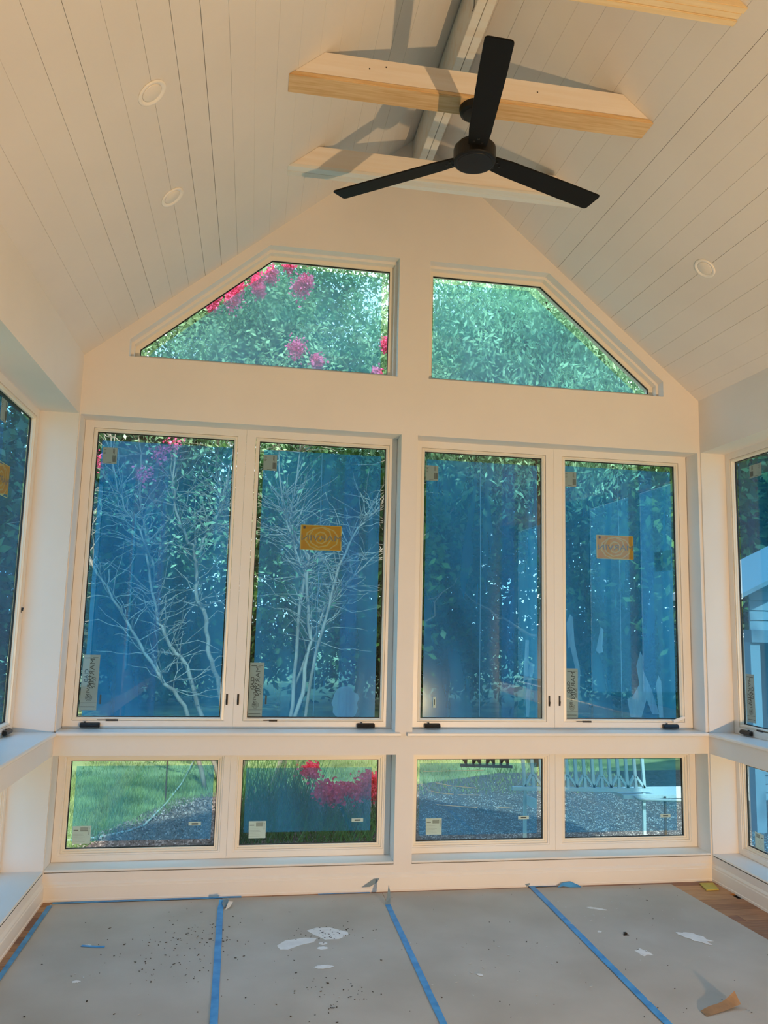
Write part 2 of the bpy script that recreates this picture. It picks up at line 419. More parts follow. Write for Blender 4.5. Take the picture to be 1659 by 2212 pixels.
# little wire dangling beside the ridge
wb = B(); wb.tube([(2.028, -1.62, 4.80), (2.012, -1.60, 4.72), (2.016, -1.56, 4.66), (2.026, -1.52, 4.615), (2.024, -1.50, 4.60)], .0022, 6)
wb.out('wire', M_INK, label='thin grey wire hanging down the left face of the ridge beam', cat='wire')

# ---------------------------------------------------------------- ceiling fan
FX, FY = 2.060, -1.435
fan = empty('ceiling_fan', (FX, FY, 4.130), label='matte black three-blade ceiling fan hanging from the pine-edged beam', cat='fan')
B().lathe((FX, FY, 4.130), [(.078, 0), (.078, -.012), (.074, -.030), (.060, -.040), (.018, -.044)], 40).out('canopy', M_BLACK, fan, smooth=False)
B().lathe((FX, FY, 4.09), [(.013, 0), (.013, -.17)], 16).out('downrod', M_BLACK, fan, smooth=True)
B().lathe((FX, FY, 3.958), [(.022, .012), (.045, .006), (.050, -.004), (.088, -.028), (.098, -.040)], 40).out('motor_cover', M_BLACK, fan, smooth=True)
B().lathe((FX, FY, 3.918), [(.096, 0), (.102, -.004), (.104, -.012), (.104, -.072), (.101, -.078), (.094, -.081), (.0, -.082)], 48).out('motor_housing', M_BLACK, fan)
B().lathe((FX, FY, 3.837), [(.086, .001), (.084, -.002), (.0, -.003)], 40).out('cap_plate', M_BLACK, fan)
for ang in (-99.0, 20.5, 141.5):
    a = R(ang); dx, dy = math.cos(a), math.sin(a); px, py = -dy, dx
    RT, hw, cr_ = .790, .059, .016
    prof = [(.088, -.042), (.20, -.052), (RT-.2, -hw), (RT-cr_, -hw)]
    prof += [(RT-cr_+cr_*math.sin(t), -hw+cr_-cr_*math.cos(t)) for t in (R(30), R(60), R(90))]
    prof += [(RT, hw-cr_)]+[(RT-cr_+cr_*math.cos(t), hw-cr_+cr_*math.sin(t)) for t in (R(30), R(60), R(90))]
    prof += [(RT-.2, hw), (.20, .052), (.088, .042)]
    def f_(h):
        def g(u, v):
            zz = 3.873-v*math.tan(R(9))+h
            return (FX+dx*u+px*v, FY+dy*u+py*v, zz)
        return g
    bl = B().prism(prof, f_(-.004), f_(.004)).out('blade', M_BLADE, fan, bevel=.0015)
    hb = B()
    for u, v in ((.125, -.02), (.125, .02), (.15, 0)):
        p = f_(-.004)(u, v); hb.lathe(p, [(.006, .001), (.006, -.003), (.003, -.005), (0, -.005)], 10)
    hb.out('blade_screws', M_HW, bl, kind='stuff')

# ---------------------------------------------------------------- recessed downlights
for side, s_x, y, lab in ((-1, .595, -1.89, 'round white recessed downlight on the left slope, larger and higher of the two'),
                          (-1, .598, -1.09, 'round white recessed downlight on the left slope, nearer the gable wall'),
                          (1, W_-3.549, -1.0, 'round white recessed downlight on the right slope')):
    k = KL if side < 0 else KR; n = math.hypot(1, k); c = Vector(slope_pt(side, s_x*n, y))
    ax = Vector((k/n, 0, -1/n)) if side < 0 else Vector((-k/n, 0, -1/n))
    d = empty('downlight', c, label=lab, cat='light', group='recessed ceiling lights')
    B().lathe(c, [(.066, 0), (.066, .003), (.063, .006), (.056, .007), (.050, .004), (.046, .001)], 48, ax).out('trim_ring', M_LAMP, d, smooth=True)
    B().lathe(c, [(.0465, .0005), (.040, .0035), (.0, .0045)], 40, ax).out('lens', M_LENS, d, smooth=True)
# round painted-over cover low on the left slope
c = Vector(slope_pt(-1, .165, -1.25)); k = KL; n = math.hypot(1, k); ax = Vector((k/n, 0, -1/n))

# ---------------------------------------------------------------- windows
WN = [0]
def lerp(P, Q, t): return [(a[0]+(b[0]-a[0])*t, a[1]+(b[1]-a[1])*t) for a, b in zip(P, Q)]
def ring(bld, loops2, mp, close_back=None):
    v, f = loops_mesh([[mp(a, b, q) for a, b in L] for L, q in loops2]); bld.add(v, f); return bld
def window(name_lab, outer, glass, mp, fp, gp, film, kindw, filmmt=None, ccw=True):
    """outer/glass polygons in wall coordinates; fp frame plane depth, gp glass depth"""
    WN[0] += 1
    cx = sum(p[0] for p in outer)/len(outer); z0 = min(p[1] for p in outer)
    root = empty('window_%d' % WN[0], mp(cx, z0, fp), label=name_lab, kind='structure')
    L = lambda t: lerp(outer, glass, t)
    if kindw == 'casement':
        ring(B(), [(L(0), fp+.045), (L(0), fp), (L(.70), fp), (L(.70), fp+.02)], mp).out('frame', M_TRIM, root)
        ring(B(), [(L(.725), fp+.03), (L(.725), fp+.004), (L(.90), fp+.001), (L(.94), fp+.008), (L(1), fp+.012), (L(1), gp+.012)], mp).out('sash', M_SASH, root)
    elif kindw == 'fixed':
        ring(B(), [(L(0), fp+.045), (L(0), fp), (L(.52), fp), (L(.54), fp+.005), (L(.66), fp+.005), (L(.66), fp+.016)], mp).out('frame', M_TRIM, root)
        ring(B(), [(L(.67), fp+.03), (L(.67), fp+.012), (L(.84), fp+.012), (L(.86), fp+.020), (L(1), fp+.020), (L(1), gp+.012)], mp).out('sash', M_SASH, root)
    else:
        I = lambda d: inset(outer, d)
        ring(B(), [(I(0), gp+.08), (I(0), fp), (I(.018), fp), (I(.018), fp+.05)], mp).out('frame', M_TRIM, root)
        ring(B(), [(I(.018), fp+.05), (I(.046), fp+.05), (I(.046), gp+.012)], mp).out('sash', M_SASH, root)
    # glass pane with black spacer
    v, f = loops_mesh([[mp(a, b, gp) for a, b in glass], [mp(a, b, gp+.004) for a, b in glass]], cap=True)
    f.append(tuple(range(len(glass)-1, -1, -1)))
    M_('glass_pane', v, f, M_GLASS, root)
    G = inset(glass, .0045)
    ring(B(), [(glass, gp-.001), (G, gp-.001), (G, gp+.010), (glass, gp+.010), (glass, gp-.001)], mp).out('spacer', M_SPACER, root)
    if film:
        nseg = len(film); q = gp+.012
        if not isinstance(film[0][0], (list, tuple)): film = [film]
        for j, fl in enumerate(film):
            qq = q+.003*j
            fr = [mp(a, b, qq) for a, b in fl]; bk = [mp(a, b, qq+.0003) for a, b in fl]
            M_('protective_film', fr, [tuple(range(len(fl)))], (filmmt or M_FILM) if j == 0 else M_FILM2, root)
    return root
def operator(root, mp, u0, u1, z, q, pole=False):
    """black crank operator box on the sill side of the frame"""
    b = B(); a0, a1 = u0, u1
    pts = []
    prof = [(0, 0), (-.022, .002), (-.026, .012), (-.020, .026), (0, .030)]
    n = len(prof)
    b.add([mp(a0, z+h, q+d) for d, h in prof]+[mp(a1, z+h, q+d) for d, h in prof],
          [tuple(range(n)), tuple(range(2*n-1, n-1, -1))]+[(i, n+i, n+(i+1) % n, (i+1) % n) for i in range(n)])
    o = b.out('crank_operator', M_HW, root, bevel=.003)
    B().tube([mp((u0*3+u1)/4, z+.03, q-.012), mp((u0*3+u1)/4, z+.036, q-.012)], .006, 10).out('crank_stud', M_HW, o)
    return o
def latch(root, mp, u, z0, z1, q):
    b = B().hexa([mp(u-.006, z0, q-.002), mp(u+.006, z0, q-.002), mp(u+.006, z0, q+.004), mp(u-.006, z0, q+.004),
                  mp(u-.006, z1, q-.002), mp(u+.006, z1, q-.002), mp(u+.006, z1, q+.004), mp(u-.006, z1, q+.004)])
    o = b.out('lock_slot', M_HW, root, label='black lock slot')
    B().hexa([mp(u-.003, z0+.01, q-.010), mp(u+.003, z0+.01, q-.010), mp(u+.003, z0+.01, q), mp(u-.003, z0+.01, q),
              mp(u-.003, z0+.03, q-.014), mp(u+.003, z0+.03, q-.014), mp(u+.003, z0+.03, q), mp(u-.003, z0+.03, q)]).out('lock_lever', M_HW, o)
def tag(root, mp, u0, u1, z, q):
    b = B()
    s_ = (u1-u0)
    b.hexa([mp(u0+s_*.42, z-.006, q-.004), mp(u1, z-.006, q-.004), mp(u1, z-.006, q), mp(u0+s_*.42, z-.006, q),
            mp(u0+s_*.42, z+.004, q-.004), mp(u1, z+.004, q-.004), mp(u1, z+.004, q), mp(u0+s_*.42, z+.004, q)])
    b.hexa([mp(u0, z-.001, q-.003), mp(u0+s_*.42, z-.001, q-.003), mp(u0+s_*.42, z-.001, q), mp(u0, z-.001, q),
            mp(u0, z+.002, q-.003), mp(u0+s_*.42, z+.002, q-.003), mp(u0+s_*.42, z+.002, q), mp(u0, z+.002, q)])
    b.out('screen_latch', M_HW, root, kind='stuff')

GZ = (.990, 2.739); FP, GP = .145, .168
uo = rect(.008, 1.003, .926, 2.812), rect(1.004, 1.993, .926, 2.812), rect(2.106, 3.090, .926, 2.812), rect(3.091, 4.076, .926, 2.812)
ug = [rect(.082, .926, *GZ), rect(1.089, 1.922, *GZ), rect(2.186, 3.010, *GZ), rect(3.178, 3.994, *GZ)]
uf = [[rect(.108, .918, .992, 2.69), rect(.108, .526, .993, 2.69)],
      [rect(1.118, 1.893, .992, 2.69), rect(1.654, 1.758, .993, 2.69)],
      [rect(2.205, 2.985, .992, 2.69), rect(2.735, 2.822, .993, 2.69)],
      [rect(3.180, 3.975, .992, 2.70), rect(3.736, 3.834, .993, 2.70)]]
ul = ['tall casement at the far left of the gable wall, crape myrtle branches outside',
      'tall casement left of the centre post with an orange label on its glass',
      'tall casement right of the centre post, without an orange label',
      'tall casement at the far right of the gable wall with an orange label on its glass']
UW = []
for o_, g_, f_, l_ in zip(uo, ug, uf, ul): UW.append(window(l_, o_, g_, mapB, FP, GP, f_, 'casement'))
for i, (a, b_) in enumerate([(.111, .225), (1.775, 1.887), (2.209, 2.312), (3.850, 3.962)]): operator(UW[i], mapB, a, b_, .932, .143)
latch(UW[0], mapB, .962, 1.068, 1.134, FP); latch(UW[1], mapB, 1.030, 1.068, 1.134, FP)
latch(UW[2], mapB, 3.052, 1.072, 1.140, FP); latch(UW[3], mapB, 3.124, 1.075, 1.140, FP)
tag(UW[0], mapB, .205, .325, .975, FP+.001); tag(UW[1], mapB, 1.19, 1.275, .975, FP+.001); tag(UW[3], mapB, 3.24, 3.345, .975, FP+.001)
hb = B()
hb.hexa([mapB(3.925, .972, .118), mapB(4.010, 1.000, .122), mapB(4.010, 1.000, .130), mapB(3.925, .972, .128),
         mapB(3.918, .990, .118), mapB(4.002, 1.016, .122), mapB(4.002, 1.016, .130), mapB(3.918, .990, .128)])
hb.out('crank_handle', M_TRIM, UW[3], bevel=.002, label='white folding crank handle, wrapped in protective tape')
# vertical creases of the film (thin folded ridges)
for r_, x0, x1 in ((1, 1.498, 1.500), (2, 2.577, 2.585), (3, 3.574, 3.580)):
    B().tube([(x0, GP+.0095, 2.69), ((x0+x1)/2+.004, GP+.0095, 1.9), (x1, GP+.0095, 1.0)], .0022, 5).out('film_crease', M_SMEAR, UW[r_])
def blob(u, v, ru, rv, n=18, jag=.25, rot=0):
    o = []
    for k in range(n):
        t = 2*math.pi*k/n; r = 1+random.uniform(-jag, jag)
        a, b_ = ru*r*math.cos(t), rv*r*math.sin(t)
        o.append((u+a*math.cos(rot)-b_*math.sin(rot), v+a*math.sin(rot)+b_*math.cos(rot)))
    return o
def smear(root, polys, mp=mapB, q=GP+.0095):
    for p in polys: B().prism(p, lambda a, c: mp(a, c, q), lambda a, c: mp(a, c, q+.0006)).out('film_wrinkle', M_SMEAR, root)
smear(UW[3], [[(3.19, 1.62), (3.215, 1.68), (3.235, 1.66), (3.245, 1.50), (3.285, 1.30), (3.275, 1.05), (3.255, 1.30), (3.215, 1.46), (3.20, 1.45)],
              [(3.40, 1.44), (3.435, 1.60), (3.455, 1.58), (3.445, 1.47), (3.45, 1.43), (3.42, 1.42)],
              [(3.69, 1.34), (3.72, 1.44), (3.74, 1.40), (3.735, 1.32), (3.80, 1.18), (3.85, 1.02), (3.80, 1.02), (3.76, 1.12), (3.72, 1.0), (3.64, 1.0), (3.62, 1.12), (3.66, 1.14), (3.71, 1.22)],
              [(3.83, 1.22), (3.85, 1.28), (3.87, 1.24), (3.88, 1.0), (3.85, 1.0)]])
smear(UW[2], [[(2.885, 1.23), (2.90, 1.50), (2.925, 1.50), (2.92, 1.24)], [(2.90, 1.12), (2.93, 1.36), (2.965, 1.34), (2.935, 1.20), (2.925, 1.0), (2.905, 1.0)]])
smear(UW[1], [blob(1.70, 1.08, .085, .10, 22, .12)])
LG = (.231, .734)
lo_ = rect(.004, 1.003, .166, .795), rect(1.004, 2.001, .166, .795), rect(2.116, 3.092, .166, .795), rect(3.093, 4.088, .166, .795)
lg = [rect(.071, .928, *LG), rect(1.077, 1.924, *LG), rect(2.173, 3.016, *LG), rect(3.165, 4.007, *LG)]
lf = [rect(.100, .905, .268, .700), rect(1.10, 1.885, .300, .682), rect(2.196, 2.982, .262, .704), rect(3.182, 3.968, .262, .731)]
ll = ['low fixed window at the far left of the gable wall with a hose and grass outside', 'low fixed window left of the centre post with pink blossoms outside',
      'low fixed window right of the centre post, gravel outside', 'low fixed window at the far right of the gable wall with a pale openwork frame outside']
LW = [window(l_, o_, g_, mapB, .150, .180, f_, 'fixed', M_FILML) for o_, g_, f_, l_ in zip(lo_, lg, lf, ll)]
# thin white raised lines on the film of the third low window
for p in ([(2.30, .585), (2.40, .565), (2.58, .548)], [(2.27, .535), (2.33, .52), (2.42, .512)], [(2.45, .508), (2.60, .505)], [(2.31, .45), (2.45, .438), (2.58, .428)], [(2.22, .655), (2.45, .658), (2.62, .66)], [(2.70, .43), (2.82, .42)]):
    B().tube([(a, .189, b_) for a, b_ in p], .0022, 5).out('film_line', M_SPECK, LW[2], label='thin white line on the film')
TF1 = [(.345, 3.215), (1.868, 3.215), (1.860, 3.925), (1.150, 3.940), (.390, 3.285)]
TF2 = [(2.222, 3.215), (3.705, 3.215), (3.690, 3.262), (2.900, 3.935), (2.226, 3.925)]
TW = []
for o_, f_, l_ in ((T1, TF1, 'angled transom window in the left of the gable, pink blossoms outside'), (T2, TF2, 'angled transom window in the right of the gable, willowy leaves outside')):
    TW.append(window(l_, o_, inset(o_, .046), mapB, .07, .13, f_, 'transom', M_FILMT))
# side windows (pair nearest the gable wall; next pair unseen, added to let in daylight)
SW = {}
for side, mp, fp, gp in (('left', mapL, .225, .250), ('right', mapR, .180, .205)):
    for k, (a, b_) in enumerate([(-1.012, -.014), (-2.018, -1.014), (-3.12, -2.132), (-4.118, -3.122)]):
        # order of points reversed on the left wall keeps the inset direction right: both walls use u = Y
        g_ = rect(a+.072, b_-.072, *GZ); o_ = rect(a, b_, .926, 2.812)
        far = ['nearest the gable wall', 'second from the gable wall', 'third from the gable wall, unseen and added for daylight', 'fourth from the gable wall, unseen and added for daylight'][k]
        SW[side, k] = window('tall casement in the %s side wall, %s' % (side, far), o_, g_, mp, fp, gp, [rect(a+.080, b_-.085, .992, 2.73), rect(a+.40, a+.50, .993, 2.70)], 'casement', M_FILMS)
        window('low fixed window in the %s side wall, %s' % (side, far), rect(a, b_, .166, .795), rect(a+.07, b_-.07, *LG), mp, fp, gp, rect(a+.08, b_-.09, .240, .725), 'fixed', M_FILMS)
operator(SW['left', 0], mapL, -.215, -.105, .932, .222); latch(SW['left', 0], mapL, -.045, 1.60, 1.61, .226)
operator(SW['right', 0], mapR, -.215, -.105, .932, .177); tag(SW['right', 0], mapR, -.36, -.25, .975, .181)

# ---------------------------------------------------------------- stickers
def text_mesh(body, size, bold=False):
    cu = bpy.data.curves.new('t', 'FONT'); cu.body = body; cu.size = size; cu.align_x = 'CENTER'; cu.align_y = 'CENTER'
    cu.extrude = 0; cu.resolution_u = 2
    if bold: cu.offset = size*.02
    ob = bpy.data.objects.new('t', cu); C.objects.link(ob)
    bpy.context.view_layer.update()
    me = bpy.data.meshes.new_from_object(ob.evaluated_get(bpy.context.evaluated_depsgraph_get()))
    v = [tuple(q.co) for q in me.vertices]; f = [tuple(p.vertices) for p in me.polygons]
    bpy.data.objects.remove(ob); bpy.data.curves.remove(cu); bpy.data.meshes.remove(me)
    return v, f
TXT = {}
def put_text(b, body, size, u, v, mp, q, rot=0, mirror=True, sx=1, bold=False):
    key = (body, size, bold)
    if key not in TXT: TXT[key] = text_mesh(body, size, bold)
    V, F = TXT[key]; c, s_ = math.cos(rot), math.sin(rot); o = []
    for p in V:
        a, d = p[0]*sx*(-1 if mirror else 1), p[1]
        o.append(mp(u+a*c-d*s_, v+a*s_+d*c, q))
    b.add(o, F)
def card(name, poly, mp, q, mt, lab, cat='sticker', group=None, th=.0004, parent=None):
    n = len(poly); c = (sum(p[0] for p in poly)/n, min(p[1] for p in poly))
    root = empty(name, mp(c[0], c[1], q), label=lab, cat=cat, group=group)
    B().prism(poly, lambda a, b: mp(a, b, q), lambda a, b: mp(a, b, q+th)).out('label_sheet', mt, root)
    return root
def ringpoly(b, c, r, wd, n, mp, q, rot=0, sx=1, sy=1):
    o = []; i_ = []
    for k in range(n):
        t = 2*math.pi*k/n+rot
        o.append(mp(c[0]+r*sx*math.cos(t), c[1]+r*sy*math.sin(t), q)); i_.append(mp(c[0]+(r-wd)*sx*math.cos(t), c[1]+(r-wd)*sy*math.sin(t), q))
    v, f = loops_mesh([o, i_]); b.add(v, f)
def amber(poly, mp, gq, lab):
    q = gq+.0055
    r_ = card('sticker', poly, mp, q, M_AMBER, lab)
    us = [p[0] for p in poly]; vs = [p[1] for p in poly]
    cx, cz = sum(us)/4, sum(vs)/4; hw, hh = (max(us)-min(us))/2, (max(vs)-min(vs))/2
    b = B()
    ringpoly(b, (cx, cz), hh*.52, hh*.11, 8, mp, q-.0006, R(12), 1.0, 1)
    ringpoly(b, (cx-.004, cz+.004), hh*.86, hh*.10, 8, mp, q-.0007, R(-8), 1.12, 1)
    ringpoly(b, (cx+.006, cz-.005), hh*1.02, hh*.09, 10, mp, q-.0008, R(10), 1.35, .95)
    ringpoly(b, (cx, cz), hh*.14, hh*.14, 8, mp, q-.0006)
    # pale border
    for (a0, a1, z0, z1) in ((cx-hw, cx+hw, cz-hh, cz-hh+.004), (cx-hw, cx+hw, cz+hh-.004, cz+hh), (cx-hw, cx-hw+.006, cz-hh, cz+hh), (cx+hw-.006, cx+hw, cz-hh, cz+hh)):
        b.add([mp(a0, z0, q-.0009), mp(a1, z0, q-.0009), mp(a1, z1, q-.0009), mp(a0, z1, q-.0009)], [(0, 1, 2, 3)])
    b.out('ring_print', M_AMBERP, r_, kind='stuff')
    t = B(); put_text(t, 'MARVIN', .052, cx+.004, cz-.004, mp, q-.0014, sx=1.42)
    t.out('lettering', M_INKL, r_, label='grey mirrored lettering', kind='stuff')
    k = B(); k.add([mp(cx-hw+.017, cz+hh-.026, q-.0015), mp(cx-hw+.031, cz+hh-.026, q-.0015), mp(cx-hw+.031, cz+hh-.010, q-.0015), mp(cx-hw+.017, cz+hh-.010, q-.0015)], [(0, 1, 2, 3)])
    k.out('corner_mark', M_INK, r_)
    return r_
amber([(1.374, 2.047), (1.642, 2.047), (1.641, 2.210), (1.381, 2.207)], mapB, GP, 'amber ring-printed label on the tall casement left of the centre post')
amber([(3.411, 2.064), (3.682, 2.067), (3.681, 2.229), (3.409, 2.225)], mapB, GP, 'amber ring-printed label on the tall casement at the far right')
amber([(-.650, 2.215), (-.385, 2.235), (-.385, 2.390), (-.650, 2.375)], mapL, .250, 'amber label on the tall window of the left side wall')
amber([(-.700, 2.05), (-.440, 2.05), (-.440, 2.21), (-.700, 2.21)], mapR, .205, 'amber label on the tall window of the right side wall')
def quadp(b, mp, q, a0, a1, z0, z1): b.add([mp(a0, z0, q), mp(a1, z0, q), mp(a1, z1, q), mp(a0, z1, q)], [(0, 1, 2, 3)])
def longlab(u0, u1, z0, z1, mp, gq, lab):
    q = gq+.0055; dw = (z1-z0)
    r_ = card('sticker', [(u0, z0), (u1-.002, z0), (u1, z1), (u0+.003, z1)], mp, q, M_LABEL, lab)
    cx = (u0+u1)/2; qq = q-.0008
    b = B()
    put_text(b, 'MARVIN', .040, cx+.010, z0+dw*.66, mp, qq, rot=R(90), sx=1.25)
    put_text(b, 'MARVIN', .030, cx-.004, z0+dw*.42, mp, qq-.0003, rot=R(88), sx=1.2)
    put_text(b, 'CLAD', .030, cx-.022, z0+dw*.62, mp, qq, rot=R(90), sx=1.0, bold=True)
    put_text(b, 'ULTRA', .020, cx+.028, z0+dw*.50, mp, qq, rot=R(90))
    quadp(b, mp, qq, u0+.012, cx, z1-.022, z1-.018); quadp(b, mp, qq, cx+.01, u1-.01, z1-.019, z1-.016)
    quadp(b, mp, qq, u0+.006, u1-.004, z0+dw*.13, z0+dw*.135)
    quadp(b, mp, qq, u0+.006, u1-.012, z0+dw*.055, z0+dw*.065)
    for r in (.021, .014, .008): ringpoly(b, (cx, z0+dw*.22), r, .0022, 8, mp, qq, R(10*r*100))
    b.out('lettering', M_INK, r_, label='dark mirrored lettering', kind='stuff')
    return r_
longlab(.092, .192, 1.028, 1.357, mapB, GP, 'tall grey paper label at the lower left of the far left casement')
longlab(1.091, 1.182, .992, 1.325, mapB, GP, 'tall grey label low on the casement left of the centre post')
longlab(3.179, 3.266, .993, 1.318, mapB, GP, 'tall grey paper label at the lower left of the far right casement')
longlab(-.200, -.110, 1.010, 1.318, mapR, .205, 'tall grey paper label on the window of the right side wall')
def sqlab(u0, u1, z0, z1, mp, gq, lab, mt=None):
    q = gq+.0055; r_ = card('sticker', [(u0+.002, z0), (u1, z0), (u1, z1), (u0, z1)], mp, q, mt or M_LABEL, lab)
    b = B(); qq = q-.0008; w_, h = u1-u0, z1-z0
    if mt is None:
        for k in range(6): quadp(b, mp, qq, u0+w_*(.70+.045*k), u0+w_*(.70+.045*k)+w_*.028, z0+h*.12, z0+h*.52)
        quadp(b, mp, qq, u0+w_*.72, u0+w_*.76, z0+h*.65, z0+h*.95); quadp(b, mp, qq, u0+w_*.80, u0+w_*.82, z0+h*.60, z0+h*.95)
        for k in range(4): quadp(b, mp, qq, u0+w_*.08, u0+w_*(.2+.05*(k % 2)), z0+h*(.6+.08*k), z0+h*(.62+.08*k))
        quadp(b, mp, qq, u0+w_*.3, u0+w_*.62, z0+h*.06, z0+h*.08)
    else:
        for k in range(5): quadp(b, mp, qq, u0+w_*.42, u0+w_*.84, z0+h*(.70+.045*k), z0+h*(.728+.045*k))
        quadp(b, mp, qq, u0+w_*.06, u0+w_*.32, z0+h*.74, z0+h*.79)
        for k in range(7): quadp(b, mp, qq, u0+w_*.88, u0+w_*.93, z0+h*(.5+.06*k), z0+h*(.53+.06*k))
        for k in range(6): quadp(b, mp, qq, u0+w_*.06, u0+w_*(.7-.06*(k % 3)), z0+h*(.12+.085*k), z0+h*(.126+.085*k))
    b.out('print', M_INK if mt is None else M_INKL, r_, label='small dark print and bar code', kind='stuff')
    return r_
for u0, z0, l_ in ((.117, 2.541, 'far left casement'), (1.117, 2.553, 'casement left of the centre post'), (2.195, 2.545, 'casement right of the centre post'), (3.179, 2.556, 'far right casement')):
    sqlab(u0, u0+.088, z0, z0+.103, mapB, GP, 'square grey bar code label on the '+l_)
sqlab(-.62, -.52, 2.60, 2.72, mapL, .250, 'square grey bar code label on the window of the left side wall')
sqlab(-.36, -.235, 2.600, 2.685, mapR, .205, 'creased grey bar code label near the top of the right side window')
for u0, z0, l_ in ((.104, .257, 'far left low window'), (1.131, .268, 'low window left of the centre post'), (2.240, .267, 'low window right of the centre post')):
    sqlab(u0, u0+.104, z0, z0+.100, mapB, .180, 'white square spec label on the '+l_, M_LABELW)
sqlab(-.235, -.145, .235, .335, mapR, .205, 'white square spec label on the low window of the right side wall', M_LABELW)
for u0, z0, l_ in ((.771, .349, 'far left low window'), (1.765, .354, 'low window left of the centre post'), (2.853, .352, 'low window right of the centre post'), (3.846, .348, 'far right low window')):
    q = .180+.0055; r_ = card('sticker', rect(u0, u0+.073, z0, z0+.021), mapB, q, M_LABELW, 'tiny white strip label on the '+l_)
    b = B(); quadp(b, mapB, q-.0008, u0+.018, u0+.056, z0+.006, z0+.014); b.out('print', M_INK, r_)
for u0, z0, l_ in ((.205, 1.065, 'far left casement'), (1.196, 1.070, 'casement left of the centre post')):
    q = GP+.0055; r_ = card('sticker', rect(u0, u0+.010, z0, z0+.055), mapB, q, M_INK, 'tiny dark upright strip label on the '+l_)
q = GP+.0055; r_ = card('sticker', rect(2.272, 2.290, 1.055, 1.125), mapB, q, M_LABELW, 'tiny pale upright strip label on the casement right of the centre post')
b = B(); quadp(b, mapB, q-.0008, 2.278, 2.284, 1.072, 1.108); b.out('print', M_INK, r_)

# ---------------------------------------------------------------- floor paper, tape and litter
def sheet(x0, x1, y0, y1, z, lab, skew=(0, 0, 0, 0)):
    nx, ny = 12, 40; V = []; F = []
    ph = random.uniform(0, 9)
    for j in range(ny+1):
        for i in range(nx+1):
            s_, t = i/nx, j/ny
            xl = x0+skew[0]*(1-t)+skew[2]*t; xr_ = x1+skew[1]*(1-t)+skew[3]*t
            x = xl+(xr_-xl)*s_; yy = y0+(y1-y0)*t
            zz = z+.0012*math.sin(3.1*x+1.7*yy+ph)*math.sin(2.3*yy-1.1*x+ph)*(1 if 0 < i < nx and 0 < j < ny else 0)
            V.append((x, yy, max(zz, z-.0003)))
    for j in range(ny):
        for i in range(nx): k = j*(nx+1)+i; F.append((k, k+1, k+nx+2, k+nx+1))
    me = bpy.data.meshes.new('paper'); me.from_pydata(V, [], F); me.update()
    bm = bmesh.new(); bm.from_mesh(me)
    r_ = bmesh.ops.extrude_face_region(bm, geom=bm.faces[:])
    for g in r_['geom']:
        if isinstance(g, bmesh.types.BMVert): g.co.z += .0006
    bm.to_mesh(me); bm.free()
    return link('floor_paper', me, M_PAPER, None, label=lab, cat='paper', group='floor protection paper')
P5 = sheet(3.05, 3.80, -5.5, -.045, .0010, 'grey floor paper sheet at the right with a bare edge onto the wood floor', (0, .30, 0, -.02))
P4 = sheet(2.86, 3.20, -5.5, -.040, .0030, 'narrow grey floor paper strip right of the rightmost blue tape, its edge loose', (0, .04, 0, -.01))
P1 = sheet(.060, .995, -5.5, -.050, .0010, 'leftmost grey floor paper sheet, two blue scraps of tape on its edges')
P2 = sheet(.998, 1.930, -5.5, -.040, .0010, 'grey floor paper sheet with white paint spills, second from the left')
P3 = sheet(1.933, 2.857, -5.5, -.035, .0010, 'clean grey floor paper sheet between the second and third seam tapes')
def tape(pts, wd, z, lab, grp='blue tapes on the floor paper', mt=None):
    V = []; F = []; n = len(pts)
    for i, p in enumerate(pts):
        a = Vector(pts[max(i-1, 0)][:2]); b_ = Vector(pts[min(i+1, n-1)][:2]); d = (b_-a).normalized(); nn = Vector((-d.y, d.x))
        h = p[2] if len(p) > 2 else z
        for s_ in (-1, 1):
            e = Vector(p[:2])+nn*wd/2*s_*random.uniform(.94, 1.03); V.append((e.x, e.y, h))
    for i in range(n-1): F.append((2*i, 2*i+1, 2*i+3, 2*i+2))
    me = bpy.data.meshes.new('tape'); me.from_pydata(V, [], F); me.update()
    bm = bmesh.new(); bm.from_mesh(me); r_ = bmesh.ops.extrude_face_region(bm, geom=bm.faces[:])
    for g in r_['geom']:
        if isinstance(g, bmesh.types.BMVert): g.co.z += .0005
    bm.to_mesh(me); bm.free()
    return link('tape_strip', me, mt or M_TAPE, None, label=lab, cat='tape', group=grp)
def run(x0, y0, x1, y1, n=14): return [(x0+(x1-x0)*i/n, y0+(y1-y0)*i/n) for i in range(n+1)]
tape([(.999, -.150, .030), (.998, -.168, .016), (.994, -.20, .006), (.993, -.23, .0036)]+run(.993, -.26, 1.02, -1.9)+[(1.03, -3.6), (1.035, -5.3)], .033, .0036, 'blue tape on the seam left of centre, its far end curled up')
tape(run(1.930, -.235, 1.925, -1.9)+[(1.93, -3.6), (1.93, -5.3)], .031, .0036, 'blue tape on the middle paper seam')
tape(run(2.868, -.012, 2.838, -1.9)+[(2.83, -3.6), (2.83, -5.3)], .036, .0052, 'blue tape on the right paper seam')
tape(run(.070, -.036, 1.105, -.030, 10), .026, .0030, 'blue tape along the gable wall baseboard at the left')
tape(run(.066, -.075, .062, -1.2, 10)+[(.06, -3), (.06, -5.3)], .026, .0042, 'blue tape along the left wall baseboard')
tape(run(1.55, -.030, 1.86, -.028, 4), .010, .0030, 'thin sliver of blue tape by the baseboard left of the standing tape end')
tape(run(2.87, -.020, 3.03, -.026, 3), .012, .0050, 'short dark sliver of blue tape by the baseboard at the right seam')
tape([(.345, -.640), (.37, -.648), (.395, -.655), (.43, -.662), (.458, -.664)], .020, .0034, 'small torn scrap of blue tape on the leftmost paper sheet')
